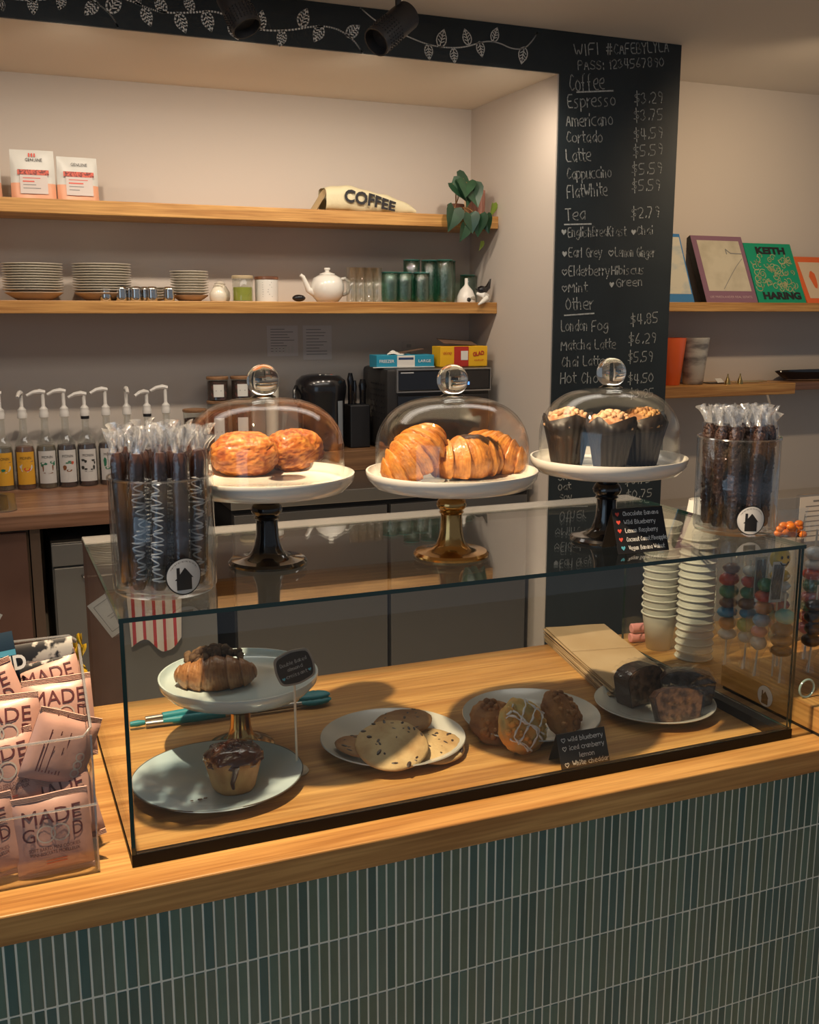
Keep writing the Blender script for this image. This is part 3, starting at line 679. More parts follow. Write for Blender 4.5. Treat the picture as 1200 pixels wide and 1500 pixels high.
tent('flavour_card', 'small black tent card inside the case, handwritten with scone flavours', (P.x - .003, P.y + .026, ZC + .0215 - .021), R(-1), .100, .058, .024,
     [('wild blueberry', .22, .72, .74), ('iced cranberry', .22, .72, .50), ('lemon', .40, .32, .27), ('White cheddar', .24, .74, .06)], WHITEINK,
     [(.12, .79, .0040, WHITEINK, 0), (.12, .55, .0040, WHITEINK, 0), (.12, .10, .0040, WHITEINK, 0)], .0080)
# plaque on a stick
t = thing('plaque_sign', 'small black scalloped plaque on a stick with round foot, naming the almond croissant', 'sign', (.465, 1.652, ZC + .0005), R(-4))
MB().lathe([(0, 0), (.020, 0), (.021, .003), (.018, .007), (.006, .009), (0, .0095)], 28).build('foot', CREAM, t)
zq = at_y(440, 978, 1.646).z - ZC
MB().tube([(0, 0, .008), (-.002, 0, zq - .02)], .0022, 8).build('stick', CREAM, t)
def scal(w_, h): 
    p = []
    for i in range(48):
        a = 2 * pi * i / 48; c, s = cos(a), sin(a); q = (abs(c) ** 6 + abs(s) ** 6) ** (-1 / 6.0); p.append((w_ * c * q * (1 + .035 * cos(4 * a)), h * s * q * (1 + .06 * cos(4 * a))))
    return p
Mq = T((-.001, 0, zq)) @ RY(R(-15))
m = MB().slab(scal(.034, .030), -.003, .001, M=Mq); m.build('plaque_frame', mat('pewter', (.30, .29, .27), .4, metal=.6), t, False)
m = MB().slab(scal(.0305, .0265), -.0036, -.003, M=Mq); m.build('plaque_board', BLACKM, t, False)
for s, z, w_ in (('Double Baked', .008, .048), ('almond', -.003, .028), ('croissant', -.015, .038)):
    m = MB(); hand(m, s, -w_ / 2, z, w_, .0062, .0009, -.0040, 0); m.xf(Mq); m.build('plaque_writing', CHALK, t, False, fix=False)
for x, z in ((-.024, -.014), (.024, -.012)):
    m = MB().poly(heart(x, z, .003), -.0040); m.xf(Mq); m.build('plaque_heart', BLUEI, t, False, fix=False)

# ================================================================== INSIDE THE CASE
stand('cake_stand', 'low white cake stand with gold foot inside the glass case, left side', .398, 1.797, ZC + .0005, .112, .147, GOLD, .062, mat('plate_cool_white', (.62, .74, .76), .18, coat=.5))
ALM = mat('dark_crumble', (.17, .095, .045), .8, var=((.07, .035, .018), 50, 4, (1, 1, 1), .42, .62), bump=(70, .9))
p0 = at_z(318, 1000, 1.079)
o = croissant('crumble_croissant', 'x', (0, 0, 0), 0, .150, .036, .35, 12, n=9, group=None, cat='croissant', c1=(.20, .08, .03), c2=(.48, .23, .09))
base = thing('crumble_croissant', 'brown croissant topped with dark crumble on the low cake stand', 'croissant', (p0.x, p0.y + .005, 1.0785), R(-14))
o.name = 'croissant_body'; o.parent = base; del o['label']; del o['category']
m = MB(); rnd = random.Random(5)
for _ in range(120):
    x = max(-.05, min(.045, rnd.gauss(-.008, .026))); y = max(-.026, min(.026, rnd.gauss(0, .013))); z = .060 - (y * y) * 22 - (x * x) * 4 + rnd.uniform(-.004, .006)
    m.sphere((x, y, z), rnd.uniform(.004, .010), 7, 5, fn=lambda v: 1 + .3 * noise.noise(v * 2 + Vector((x * 300, 1, 1))))
m.build('crumble', ALM, base, sharp=False)

PLBL = mat('plate_blue_white', (.46, .62, .72), .2, coat=.5, var=((.58, .71, .77), 4, 2, (1, 1, 1), .4, .6))
PLGR = mat('plate_grey', (.58, .58, .54), .22, coat=.5)
DKRIM = mat('plate_rim_dark', (.10, .085, .07), .4)
def plate(label, x, y, r, m1, oval=1.0, bead=False, rz=0, z=ZC + .0005):
    t = thing('plate', label, 'plate', (x, y, z), rz)
    pr = [(0, .0005), (r * .55, 0), (r * .62, .003), (r * .78, .008), (r * .97, .018), (r, .0205), (r * .992, .0225), (r * .965, .0215), (r * .78, .0125), (r * .66, .0095), (r * .60, .0060), (0, .0052)]
    m = MB().lathe(pr, 80, fr=lambda a, q, zz: q * (1 + (.012 * sin(3 * a + 1) if oval != 1 else 0) + (.008 * abs(sin(a * 40)) if bead and zz > .017 else 0)))
    m.v = [(a * oval, b, c) for a, b, c in m.v]; m.build('dish', m1, t)
    m = MB().tube([((r * .996) * oval * cos(2 * pi * k / 80), r * .996 * sin(2 * pi * k / 80), .0216) for k in range(81)], .0011, 6, cap=False)
    if not bead: m.build('rim_line', DKRIM if oval != 1 else PLGR, t)
    return t
plate('pale blue-white oval plate with dark edge, front left inside the case', .325, 1.655, .140, PLBL, 1.05, rz=R(8))
plate('grey-white beaded plate holding chocolate chip cookies', .663, 1.690, .137, PLGR, 1, True)
plate('grey-white beaded plate holding three scones', .957, 1.688, .137, PLGR, 1, True)
plate('grey-white plate holding wrapped loaf slices, right end of the case', 1.225, 1.652, .122, PLGR)
zpl = ZC + .0065
# glazed muffin
p0 = at_z(349, 1163, zpl); t = thing('glazed_muffin', 'muffin with glossy caramel and nut glaze on the blue-white plate', 'muffin', (p0.x, p0.y + .028, zpl))
BODY = mat('muffin_body', (.60, .33, .12), .6, var=((.36, .15, .04), 22, 4, (1, 1, .6), .42, .66), bump=(70, .6))
GLAZ = mat('caramel_glaze', (.085, .018, .007), .12, coat=.8, var=((.20, .055, .015), 40, 4, (1, 1, 1), .5, .7), bump=(50, .8))
MB().lathe([(0, 0), (.033, 0), (.037, .006), (.040, .020), (.046, .044), (.050, .055), (.046, .062), (.03, .066), (0, .067)], 44, fr=lambda a, r, z: r * (1 + .02 * sin(5 * a) + .02 * nz3(cos(a) * 3, sin(a) * 3, z * 60))).build('body', BODY, t, sharp=False)
m = MB().sphere((0, 0, .058), .049, 44, 24, sc=(1, 1, .42), fn=lambda v: 1 + .10 * fb(v, 3.2, 4) + (.16 * max(0, noise.noise(v * 2.3)) if v.z < 0 else 0)); rnd = random.Random(8)
for _ in range(60):
    a = rnd.uniform(0, 2 * pi); q = rnd.uniform(0, .043); m.sphere((q * cos(a), q * sin(a), .078 - q * q * 9), rnd.uniform(.003, .0065), 6, 5)
m.build('glaze', GLAZ, t, sharp=False)
m = MB().tube([(-.006, -.047, .058), (-.008, -.046, .045), (-.012, -.042, .028), (-.010, -.040, .016)], [.006, .005, .004, .0025], 8); m.build('glaze_drip', GLAZ, t)
for px, py, r_, wh in ((271, 1184, .0045, 'largest caramel drop, nearest the front rim'), (293, 1170, .003, 'dark caramel drop close to the muffin shadow'), (281, 1172, .002, 'tiniest caramel crumb, left of the others'), (301, 1168, .0025, 'small caramel crumb nearest the glazed muffin')):
    p = at_z(px, py, zpl + .004); tag(MB().sphere((0, 0, 0), r_, 10, 6, sc=(1.5, 1, .35)).build('glaze_drop', GLAZ, loc=(p.x, p.y, zpl + .0015 if p.y > 1.6 else zpl + .003)), wh + ' on the blue-white plate', 'crumb', 'caramel spills on the blue-white plate')
# cookies
COOK = mat('cookie_dough', (.62, .45, .23), .75, var=((.42, .25, .10), 18, 5, (1, 1, 1), .4, .7), bump=(60, .8))
COOKD = mat('cookie_dark', (.36, .20, .085), .75, var=((.22, .10, .04), 18, 5, (1, 1, 1), .4, .7), bump=(60, .8))
CHIP = mat('chocolate_chip', (.040, .018, .011), .35)
def cookie(label, loc, rot, r, m1, seed, chips=26, group='cookies on the beaded plate', h=.0085):
    t = thing('cookie', label, 'cookie', loc, rot=rot, group=group); rnd = random.Random(seed)
    m = MB().lathe([(0, 0), (r * .9, 0), (r * .985, h * .3), (r, h * .6), (r * .95, h), (r * .7, h * 1.35), (r * .35, h * 1.6), (0, h * 1.65)], 56, fr=lambda a, q, z: (q * (1 + .035 * nz3(cos(a) * 1.6 + seed, sin(a) * 1.6, 0) + .012 * nz3(cos(a) * 7, sin(a) * 7, seed)), z + .0012 * nz3(cos(a) * q * 120, sin(a) * q * 120, seed)))
    m.build('dough', m1, t, sharp=False)
    for k in range(chips):
        a = rnd.uniform(0, 2 * pi); q = r * .93 * sqrt(rnd.random()); z = h * (1.62 - .62 * (q / r) ** 2) - .0002
        M = T((q * cos(a), q * sin(a), z)) @ RZ(rnd.uniform(0, 3)) ; big = rnd.random() < .3
        m = MB().sphere((0, 0, 0), rnd.uniform(.0035, .006) if big else rnd.uniform(.002, .004), 7, 5, sc=(rnd.uniform(.9, 2.0), .7, .32)); m.xf(M); m.build('chocolate_chip', CHIP, t)
    return t
def on(px, py, z): p = at_z(px, py, z); return Vector((p.x, p.y, z))
cookie('chocolate chip cookie underneath at the left of the beaded plate', on(540, 1098, zpl + .010), (R(-4), R(9), 0), .064, COOKD, 3)
cookie('pale chocolate chip cookie at the right of the beaded plate', on(632, 1096, zpl + .006), (R(5), R(-5), 1), .062, COOK, 4)
cookie('cookie at the back of the beaded plate, tipped nearly edge-on', on(590, 1062, zpl + .022), (R(-6), R(4), 2), .058, COOKD, 6, 14)
cookie('largest pale cookie lying on top, centre of the beaded plate', on(574, 1094, zpl + .028), (R(14), R(-12), .5), .066, COOK, 5, 24)
# scones
SCO = mat('scone_golden', (.74, .34, .07), .65, var=((.60, .44, .16), 26, 4, (1, 1, 1), .4, .62), bump=(70, .8))
SCOD = mat('scone_brown', (.42, .19, .06), .7, var=((.22, .09, .03), 24, 4, (1, 1, 1), .4, .66), bump=(70, .9))
ICE = mat('icing', (.80, .76, .72), .35)
def scone(label, loc, rot, r, m1, seed, iced):
    t = thing('scone', label, 'scone', loc, rot=rot, group='scones on the second beaded plate'); rnd = random.Random(seed)
    f = lambda v: 1 + .10 * fb(v + Vector((seed, 0, 0)), 2.4, 4); rr = lambda x, y: .40 * r * max(0, 1 - (x * x + y * y) / (r * r * 1.02)) ** .5
    m = MB().sphere((0, 0, 0), r, 48, 30, sc=(1, 1, .42), fn=f)
    for _ in range(30):
        a = rnd.uniform(0, 2 * pi); q = r * .85 * sqrt(rnd.random()); m.sphere((q * cos(a), q * sin(a), rr(q * cos(a), q * sin(a))), rnd.uniform(.004, .008), 7, 5)
    m.build('crust', m1, t, sharp=False)
    if iced:
        for k in range(7):
            p = []
            for i in range(24):
                u = i / 23; x = (u - .5) * 1.75 * r; y = (k - 3) * r * .25 + .22 * r * sin(u * 9 + k * 1.7)
                if k % 2: x, y = y, x
                if x * x + y * y > (.93 * r) ** 2: 
                    if len(p) > 1: break
                    continue
                p.append((x, y, rr(x, y) + .0055 + .0015 * sin(i * 2.1 + k)))
            if len(p) > 2: MB().tube(p, [.0018 + .0007 * sin(i * 1.3 + k) for i in range(len(p))], 6).build('icing_line', ICE, t)
    return t
scone('dark brown scone at the left back of the scone plate', on(724, 1058, zpl + .024), (R(38), R(-20), .4), .048, SCOD, 1, False)
scone('reddish brown scone at the right back of the scone plate', on(822, 1047, zpl + .030), (R(50), R(12), .4), .050, SCOD, 5, False)
scone('golden scone with white icing drizzle, front of the scone plate', on(765, 1064, zpl + .038), (R(62), R(0), .2), .052, SCO, 2, True)
# loaf slices
LOAF = mat('loaf_crumb', (.17, .085, .045), .7, var=((.045, .022, .014), 60, 4, (1, 1, 1), .42, .6), bump=(80, .9))
LOAFG = mat('loaf_grey', (.085, .065, .055), .6, var=((.03, .022, .018), 60, 4, (1, 1, 1), .42, .6), bump=(80, .9))
CRUST = mat('loaf_crust', (.045, .020, .012), .4, bump=(60, .6))
WRAPF = glassy('cling_film', (.97, .97, .97), .10, .05, bump=(45, 1.0), gain=.4)
def slice_(label, loc, rz, W, H, D, m1, lean=0, seed=0):
    t = thing('loaf_slice', label, 'cake slice', loc, rot=(lean, 0, rz), group='wrapped loaf slices')
    pr = [(-W * .42, 0), (W * .42, 0), (W * .5, H * .55), (W * .52, H * .74), (W * .42, H * .90), (W * .22, H * .985), (0, H), (-W * .22, H * .985), (-W * .42, H * .90), (-W * .52, H * .74), (-W * .5, H * .55)]
    def sl(p, y0, y1, mi): return MB().slab(p, y0, y1)
    pr2 = [(x * .95, .002 + z * .955) for x, z in pr]
    m = MB().slab(pr, -D / 2 + .002, D / 2 - .002); m.build('crust', CRUST, t, False)
    m = MB().slab(pr2, -D / 2, D / 2); m.build('crumb', m1, t, False)
    n = len(pr)
    def wr(u, v):
        a = 2 * pi * u; k = u * n; i = int(k) % n; f_ = k - int(k); q = [pr[i][0] * (1 - f_) + pr[(i + 1) % n][0] * f_, pr[i][1] * (1 - f_) + pr[(i + 1) % n][1] * f_]
        e = .003 + .0018 * sin(a * 13 + seed + v * 5); cx, cz = q[0], q[1] - H / 2; l = sqrt(cx * cx + cz * cz); k2 = (l + e) / l
        return (cx * k2, (v - .5) * (D + .006), cz * k2 + H / 2 + .003)
    m = MB().grid(wr, 66, 6, wrapu=True)
    def fc(u, v): x = wr(u, 0 if True else 1); s = v; return (x[0] * s, -D / 2 - .003 - .0022 * sin(u * 40 + s * 9 + seed) * s * (1 - s) * 3, (x[2] - H / 2) * s + H / 2)
    m.grid(fc, 66, 5, wrapu=True); m.build('cling_film', WRAPF, t, fix=False)
    return t
slice_('cling-wrapped loaf slice at the back right of its plate, greyish', on(1006, 1034, zpl), R(-32), .105, .078, .040, LOAFG, R(-4), 3)
slice_('cling-wrapped brown loaf slice at the left back of its plate', on(940, 1030, zpl) + Vector((0, .012, 0)), R(12), .098, .080, .045, LOAF, R(-3), 1)
slice_('cling-wrapped loaf slice leaning in front, right end plate', on(1000, 1062, zpl) + Vector((0, .016, .001)), R(-14), .098, .068, .030, LOAF, R(-14), 2)

# paper bags, tongs, pink rolls
KRAFT = mat('kraft_paper', (.46, .32, .17), .75, var=((.52, .38, .22), 5, 3, (1, 1, 1), .4, .6)); rnd = random.Random(4)
A = at_z(800, 917, .992); B = at_z(882, 912, .992); D_ = at_z(893, 1003, .985)
cx0 = (B + D_) / 2; U = (B - A).normalized(); V = (D_ - A); Wb = (B - A).length * 1.0; Lb = V.length * 1.05; ang = atan2((A - D_).y, (A - D_).x) - pi / 2
for k in range(9):
    def f(u, v): return None
    m = MB(); th = .0016; hw, hl = Wb * .53, Lb / 2
    def top(u, v, dz=0): return ((u - .5) * 2 * hw, (v - .5) * 2 * hl, dz + .010 * max(0, v - .45) ** 1.2 * (k / 8) + .0005 * sin(u * 9 + k))
    m.grid(lambda u, v: top(u, v, 0), 6, 10); m.grid(lambda u, v: top(u, v, th), 6, 10)
    for e in (0, 1): m.grid(lambda u, v: top(e, v, th * u), 1, 10); m.grid(lambda u, v: top(v, e, th * u), 1, 6)
    o = m.build('paper_bag', KRAFT, None, False, loc=(cx0.x + .004 + rnd.uniform(-.003, .003), cx0.y + rnd.uniform(-.004, .004), .9508 + k * .0036), rot=(0, 0, ang + rnd.uniform(-.03, .03)))
    tag(o, 'brown kraft paper bag in the stack in the case, %s from the bottom' % ORD[k] if k < 8 else 'topmost brown kraft paper bag of the stack, with a fold line', 'paper bag', 'kraft bags in the stack')
m = MB().box((-hw, -.0007, .0), (hw, .0007, .0006)); m.v = [(a, b + .03, c + .0018 + .003) for a, b, c in m.v]
m.build('fold_crease', mat('kraft_crease', (.60, .45, .28), .7), o, False)
TEAL = mat('teal_silicone', (.02, .25, .30), .45)
t = thing('serving_tongs', 'steel serving tongs with turquoise grips lying at the back of the case', 'tongs', (.42, 1.952, ZC + .0005), R(-1))
for s, zz in ((-1, .009), (1, .017)):
    m = MB().tube([(-.175, .012 * s * .2, zz), (-.05, .008 * s, zz), (.09, .010 * s, zz), (.14, .010 * s, zz)], [.006, .0065, .006, .005], 10); m.v = [(a, b, c) for a, b, c in m.v]; m.build('arm', STEEL, t)
    m = MB().tube([(-.142, .002 * s, zz + .0015), (-.08, .006 * s, zz + .0015), (-.02, .009 * s, zz + .0015)], [.0078, .0092, .0075], 10); m.build('grip', TEAL, t)
    m = MB().sphere((.168, .004 * s, zz + .001), .036, 26, 12, sc=(1, .55, .22), fn=lambda v: 1 + .05 * sin(atan2(v.y, v.x) * 14)); m.build('scalloped_head', TEAL, t)
MB().tube([(-.205, 0, .012), (-.19, 0, .012), (-.176, 0, .012)], [.005, .0065, .0045], 10).build('hanging_loop', TEAL, t)
PINK = mat('pink_chalk', (.72, .28, .28), .7)
for py, z, lb in ((941, ZC + .012, 'lower pink roll beside the paper cups'), (925, ZC + .036, 'upper pink roll beside the paper cups')):
    p = at_z(932, 941, ZC); o = MB().lathe([(0, -.028), (.010, -.028), (.012, -.026), (.012, .026), (.010, .028), (0, .028)], 18, M=RY(pi / 2)).build('pink_roll', PINK, loc=(p.x + .01 + (z - ZC) * .1, p.y + .0, z + .0005), rot=(0, 0, R(-8))); tag(o, lb, 'roll')
# paper cups
CUPM = mat('paper_cup', (.66, .65, .60), .55)
cupme = MB().shell([(.029, 0), (.0415, .088), (.0418, .090)], .0012, 32).add([(.0288 * cos(2 * pi * k / 32), .0288 * sin(2 * pi * k / 32), .004) for k in range(32)], [tuple(range(32))])
cupme.tube([(.0424 * cos(2 * pi * k / 32), .0424 * sin(2 * pi * k / 32), .0890) for k in range(33)], .0025, 6, cap=False)
cm = cupme.mesh('paper_cup', CUPM)
for k in range(13):
    o = link('paper_cup', cm, None, (1.475, 1.985, ZC + .0005 + k * .0184)); tag(o, 'white paper cup in the upright stack behind the case, %s from the bottom' % ORD[k] if k < 12 else 'topmost white paper cup of the upright stack behind the case', 'paper cup', 'upright stack of paper cups')
for k in range(17):
    o = link('paper_cup', cm, None, (1.512, 1.897, ZC + .0915 + k * .0180), (pi, 0, 0)); tag(o, 'upside-down white paper cup in the right-hand stack, %s from the bottom' % ORD[k] if k < 16 else 'topmost upside-down white paper cup of the right-hand stack', 'paper cup', 'inverted stack of paper cups')

# ================================================================== BACK COUNTER
ZB = 1.032; YBk = 3.90
wt = thing('back_worktop', 'butcher-block worktop against the niche wall under the syrup bottles', 'worktop', (-.6, YBk, 0))
for k in range(9):
    y0 = k * .0843; MB().box((-1.39, y0, .980), (1.38, y0 + .0840, ZB), .0008).build('plank', [wood('block%d' % (k % 3), *((((.17, .085, .05), (.30, .16, .10)), ((.24, .125, .075), (.37, .21, .13)), ((.15, .075, .045), (.26, .135, .085)))[k % 3]), scale=.7, rough=.35)], wt, False)
DOORB = mat('dark_brown_laminate', (.105, .050, .036), .5, var=((.13, .065, .047), 4, 3, (1, 1, 1), .4, .6)); STILE = mat('brown_stile', (.10, .065, .045), .5)
t = thing('base_cabinet', 'dark brown base cabinet under the left end of the butcher-block worktop', 'cabinet', (-.95, 3.95, 0))
MB().box((-1.03, 0, .08), (1.06, .60, .979)).build('body', STILE, t, False)
for x0, x1 in ((-1.02, -.36), (-.35, .32), (.33, 1.052)): MB().box((x0, -.018, .10), (x1, -.0005, .965), .002).build('door', DOORB, t, False)
tag(MB().box((.114, 3.93, 0), (.149, 4.6, .979)).build('end_panel', STILE, smooth=False), 'narrow brown upright panel between the brown cabinet and the grey appliance', 'panel')
APG = mat('appliance_grey', (.17, .17, .165), .4, metal=.3)
t = thing('undercounter_appliance', 'grey undercounter appliance with a striped towel hanging on its front', 'appliance', (.49, 3.93, 0))
MB().box((-.305, .02, .0), (.305, .62, .913), .004).build('housing', APG, t, False)
MB().box((-.305, 0, .826), (.305, .019, .910), .003).build('control_panel', APG, t, False)
MB().box((-.300, -.004, .10), (.300, .019, .820), .003).build('door', APG, t, False)
MB().tube([(-.2, -.005, .785), (-.2, -.032, .785), (.2, -.032, .785), (.2, -.005, .785)], .006, 8).build('handle', STEELD, t)
# towel
TW = bpy.data.materials.new('striped_towel'); TW.use_nodes = True; n, l = nt(TW); b_ = n['Principled BSDF']; b_.inputs['Roughness'].default_value = .9
tc = n.new('ShaderNodeTexCoord'); sx = n.new('ShaderNodeSeparateXYZ'); l.new(tc.outputs['Object'], sx.inputs[0])
mm = n.new('ShaderNodeMath'); mm.operation = 'FRACT'; m1_ = n.new('ShaderNodeMath'); m1_.operation = 'MULTIPLY'; m1_.inputs[1].default_value = 26; l.new(sx.outputs[0], m1_.inputs[0]); l.new(m1_.outputs[0], mm.inputs[0])
rp = n.new('ShaderNodeValToRGB'); rp.color_ramp.interpolation = 'CONSTANT'; rp.color_ramp.elements[0].color = (.55, .50, .45, 1); rp.color_ramp.elements[1].position = .68; rp.color_ramp.elements[1].color = (.38, .035, .04, 1); l.new(mm.outputs[0], rp.inputs[0]); l.new(rp.outputs[0], b_.inputs['Base Color'])
m = MB(); fn = lambda u, v: ((u - .5) * .215 * (1 - .12 * v), -.012 - .014 * abs(sin(u * 9)) * (.3 + v), -v * (.30 - .03 * sin(u * 7)) + .0)
m.grid(fn, 40, 16); m.grid(lambda u, v: (fn(u, v)[0], fn(u, v)[1] + .003, fn(u, v)[2]), 40, 16)
tag(m.build('towel', TW, loc=(.545, 3.905, .793), fix=False), 'red and white striped towel hanging on the grey appliance', 'towel')
t = thing('undercounter_fridge', 'long stainless steel worktop fridge with two doors right of the grey appliance', 'fridge', (1.533, 3.93, 0))
MB().box((-.673, 0, .990), (.673, .69, 1.044), .003).build('steel_top', STEEL, t, False)
MB().box((-.665, .03, .06), (.665, .68, .989)).build('cabinet_body', BLACKM, t, False)
for x0, x1 in ((-.660, -.012), (.004, .652)): MB().box((x0, .004, .10), (x1, .029, .968), .003).build('door', STEELD, t, False)
R_ = MB().box((.80, 4.40, 1.045), (2.232, 4.655, 1.137), .002).build('riser', wood('riser_wood', (.17, .085, .04), (.30, .16, .075)), smooth=False); tag(R_, 'low brown wooden riser on the steel fridge carrying the kettle and oven', 'riser')
t = thing('sink', 'small steel sink basin set in the butcher-block at the left edge', 'sink', (-.16, 4.22, ZB))
m = MB()
for k, (hx, hy, z) in enumerate([(.24, .225, .001), (.24, .225, .004), (.222, .207, .004), (.215, .20, -.12)]): pass
def rr_(hx, hy, z, r=.05, n=8):
    p = []
    for cx_, cy_, a0 in ((hx - r, hy - r, 0), (-hx + r, hy - r, 90), (-hx + r, -hy + r, 180), (hx - r, -hy + r, 270)):
        for i in range(n): a = R(a0 + 90 * i / (n - 1)); p.append((cx_ + r * cos(a), cy_ + r * sin(a), z))
    return p
rings = [rr_(.24, .225, .0008), rr_(.24, .225, .004), rr_(.218, .203, .004), rr_(.212, .197, .0015)]
for rg in rings: m.v += rg
for i in range(3):
    for k in range(32): q = (k + 1) % 32; m.f.append((i * 32 + k, i * 32 + q, (i + 1) * 32 + q, (i + 1) * 32 + k)); m.m.append(0)
m.build('rim', STEEL, t)
MB().add(rr_(.212, .197, .0012), [tuple(range(32))]).build('basin', mat('sink_dark', (.035, .045, .055), .25, metal=.6), t, False)

# syrup bottles
PUMP = mat('pump_white', (.66, .64, .60), .35)
LBLW = mat('label_white', (.62, .61, .58), .6); LBLY = mat('label_yellow', (.72, .37, .03), .55)
def bottle(label, x, liquid, lbl, art, arm, zoff=0.0, capc=None, y=4.53):
    t = thing('syrup_bottle', label, 'syrup bottle', (x, y, ZB + .0005), 0, 'syrup bottles with pumps')
    pr = [(0, 0), (.037, 0), (.0405, .005), (.0405, .165), (.037, .185), (.026, .210), (.0155, .232), (.0145, .290), (.0165, .292), (.0165, .300), (0, .300)]
    MB().lathe(pr, 28).build('glass_bottle', glassy('bottle_glass', (.92, .93, .90), f0=.09, bump=(20, .1), haze=.05), t)
    MB().lathe([(0, .003), (.038, .003), (.038, .160), (.034, .178), (.0, .182)], 24).build('syrup', liquid, t)
    m = MB(); m.grid(lambda u, v: ((u - .5) * .076, -.0006, .022 + v * .136), 12, 1); cyl(m, .0409); m.build('label', lbl, t, False, fix=False)
    o = text('MONIN', .0165, INK, t, T((0, -.0008, .132)), 'label_lettering', width=.044)
    for v in o.data.vertices: a = -pi / 2 + v.co.x / .0409; v.co.x, v.co.y = .0420 * cos(a), .0420 * sin(a)
    for mt, shapes in art:
        m = MB()
        for (cx_, cz_, w_, h_) in shapes:
            k = len(m.v); m.poly([(cx_ + w_ * cos(2 * pi * i / 9) * (1 + .25 * sin(i * 2.3)), cz_ + h_ * sin(2 * pi * i / 9)) for i in range(9)], -.0012)
        cyl(m, .0409); m.build('label_picture', mt, t, False, fix=False)
    m = MB().lathe([(0, .296), (.0195, .296), (.0195, .314), (.017, .318), (.017, .330), (.010, .338), (.0075, .342), (.0075, .392 + zoff), (.0, .393 + zoff)], 20)
    m.build('pump_collar', PUMP, t)
    a = arm; p = [(-.010 * cos(a), -.010 * sin(a), .398 + zoff), (.012 * cos(a), .012 * sin(a), .402 + zoff), (.038 * cos(a), .038 * sin(a), .399 + zoff), (.064 * cos(a), .064 * sin(a), .386 + zoff)]
    MB().tube(p, [.009, .011, .0085, .0065], 8).build('pump_nozzle', PUMP, t)
    if capc: MB().lathe([(0, .283), (.0175, .283), (.0175, .2955), (0, .2955)], 18).build('cap_ring', capc, t)
AMB = mat('syrup_amber', (.16, .055, .015), .1); CLR = glassy('syrup_clear', (.85, .84, .74), f0=.05); DRK = mat('syrup_dark', (.035, .014, .010), .12); OLV = mat('syrup_olive', (.12, .095, .05), .15)
GRN = mat('print_green', (.02, .17, .09), .6); BRN = mat('print_brown', (.20, .07, .02), .6); REDP = mat('print_red', (.62, .07, .03), .6); BLK = mat('print_dark', (.03, .03, .025), .6); NAVY = mat('print_navy', (.02, .05, .14), .6)
L_ = pi * 1.02
palms = [(GRN, [(-.018, .106, .013, .006), (-.022, .098, .006, .006), (.020, .110, .012, .006), (.026, .102, .005, .006), (-.008, .104, .007, .004)]), (BRN, [(-.019, .085, .003, .014), (.020, .088, .003, .013), (0, .066, .020, .003)])]
nuts = [(GRN, [(-.002, .104, .009, .003), (.006, .110, .008, .003), (.012, .103, .007, .003)]), (BRN, [(-.014, .084, .008, .011), (.003, .072, .012, .005)]), (REDP, [(.018, .104, .006, .007)])]
cocoa = [(BLK, [(-.022, .112, .008, .005), (-.012, .107, .006, .006), (.020, .110, .008, .004), (.026, .100, .004, .007), (-.024, .080, .007, .008), (-.012, .074, .007, .004), (.022, .080, .005, .010), (.012, .072, .005, .003), (0, .064, .018, .0015)])]
greens = [(GRN, [(-.018, .100, .007, .020), (-.008, .074, .012, .006), (.012, .090, .010, .008)])]
yel = [(NAVY, [(0, .118, .031, .0022)]), (LBLW, [(0, .092, .027, .018)]), (REDP, [(.004, .086, .014, .008)])]
yel2 = [(NAVY, [(0, .118, .031, .0022)]), (LBLW, [(0, .092, .028, .018)]), (GRN, [(-.004, .086, .009, .006)])]
bottle('yellow-labelled syrup bottle cut by the left edge of the photo', .050, OLV, LBLY, yel2, L_)
bottle('yellow-labelled amber syrup bottle with red splash, second from the left', .135, AMB, LBLY, yel, -pi / 2 - .25, -.002)
bottle('white-labelled syrup bottle with two green palms', .220, OLV, LBLW, palms, L_)
bottle('white-labelled syrup bottle with nuts and leaves between palms and dark cocoa labels', .301, DRK, LBLW, nuts, L_, .002)
bottle('white-labelled dark syrup bottle with black ring under its pump', .383, DRK, LBLW, cocoa, L_, -.012, BLACKM)
bottle('syrup bottle with green leaf label just left of the stick jar', .469, DRK, LBLW, greens, L_ + .2, .004)
bottle('syrup bottle behind the stick jar with its nozzle pointing forward', .556, CLR, LBLW, nuts, -pi / 2, .004)
bottle('syrup bottle behind the stick jar with black ring and short nozzle view', .641, DRK, LBLW, cocoa, L_ + .5, -.012, BLACKM)
bottle('syrup bottle with green neck, rightmost pump of the row', .722, mat('syrup_green', (.04, .16, .07), .15), LBLW, greens, L_, .006)

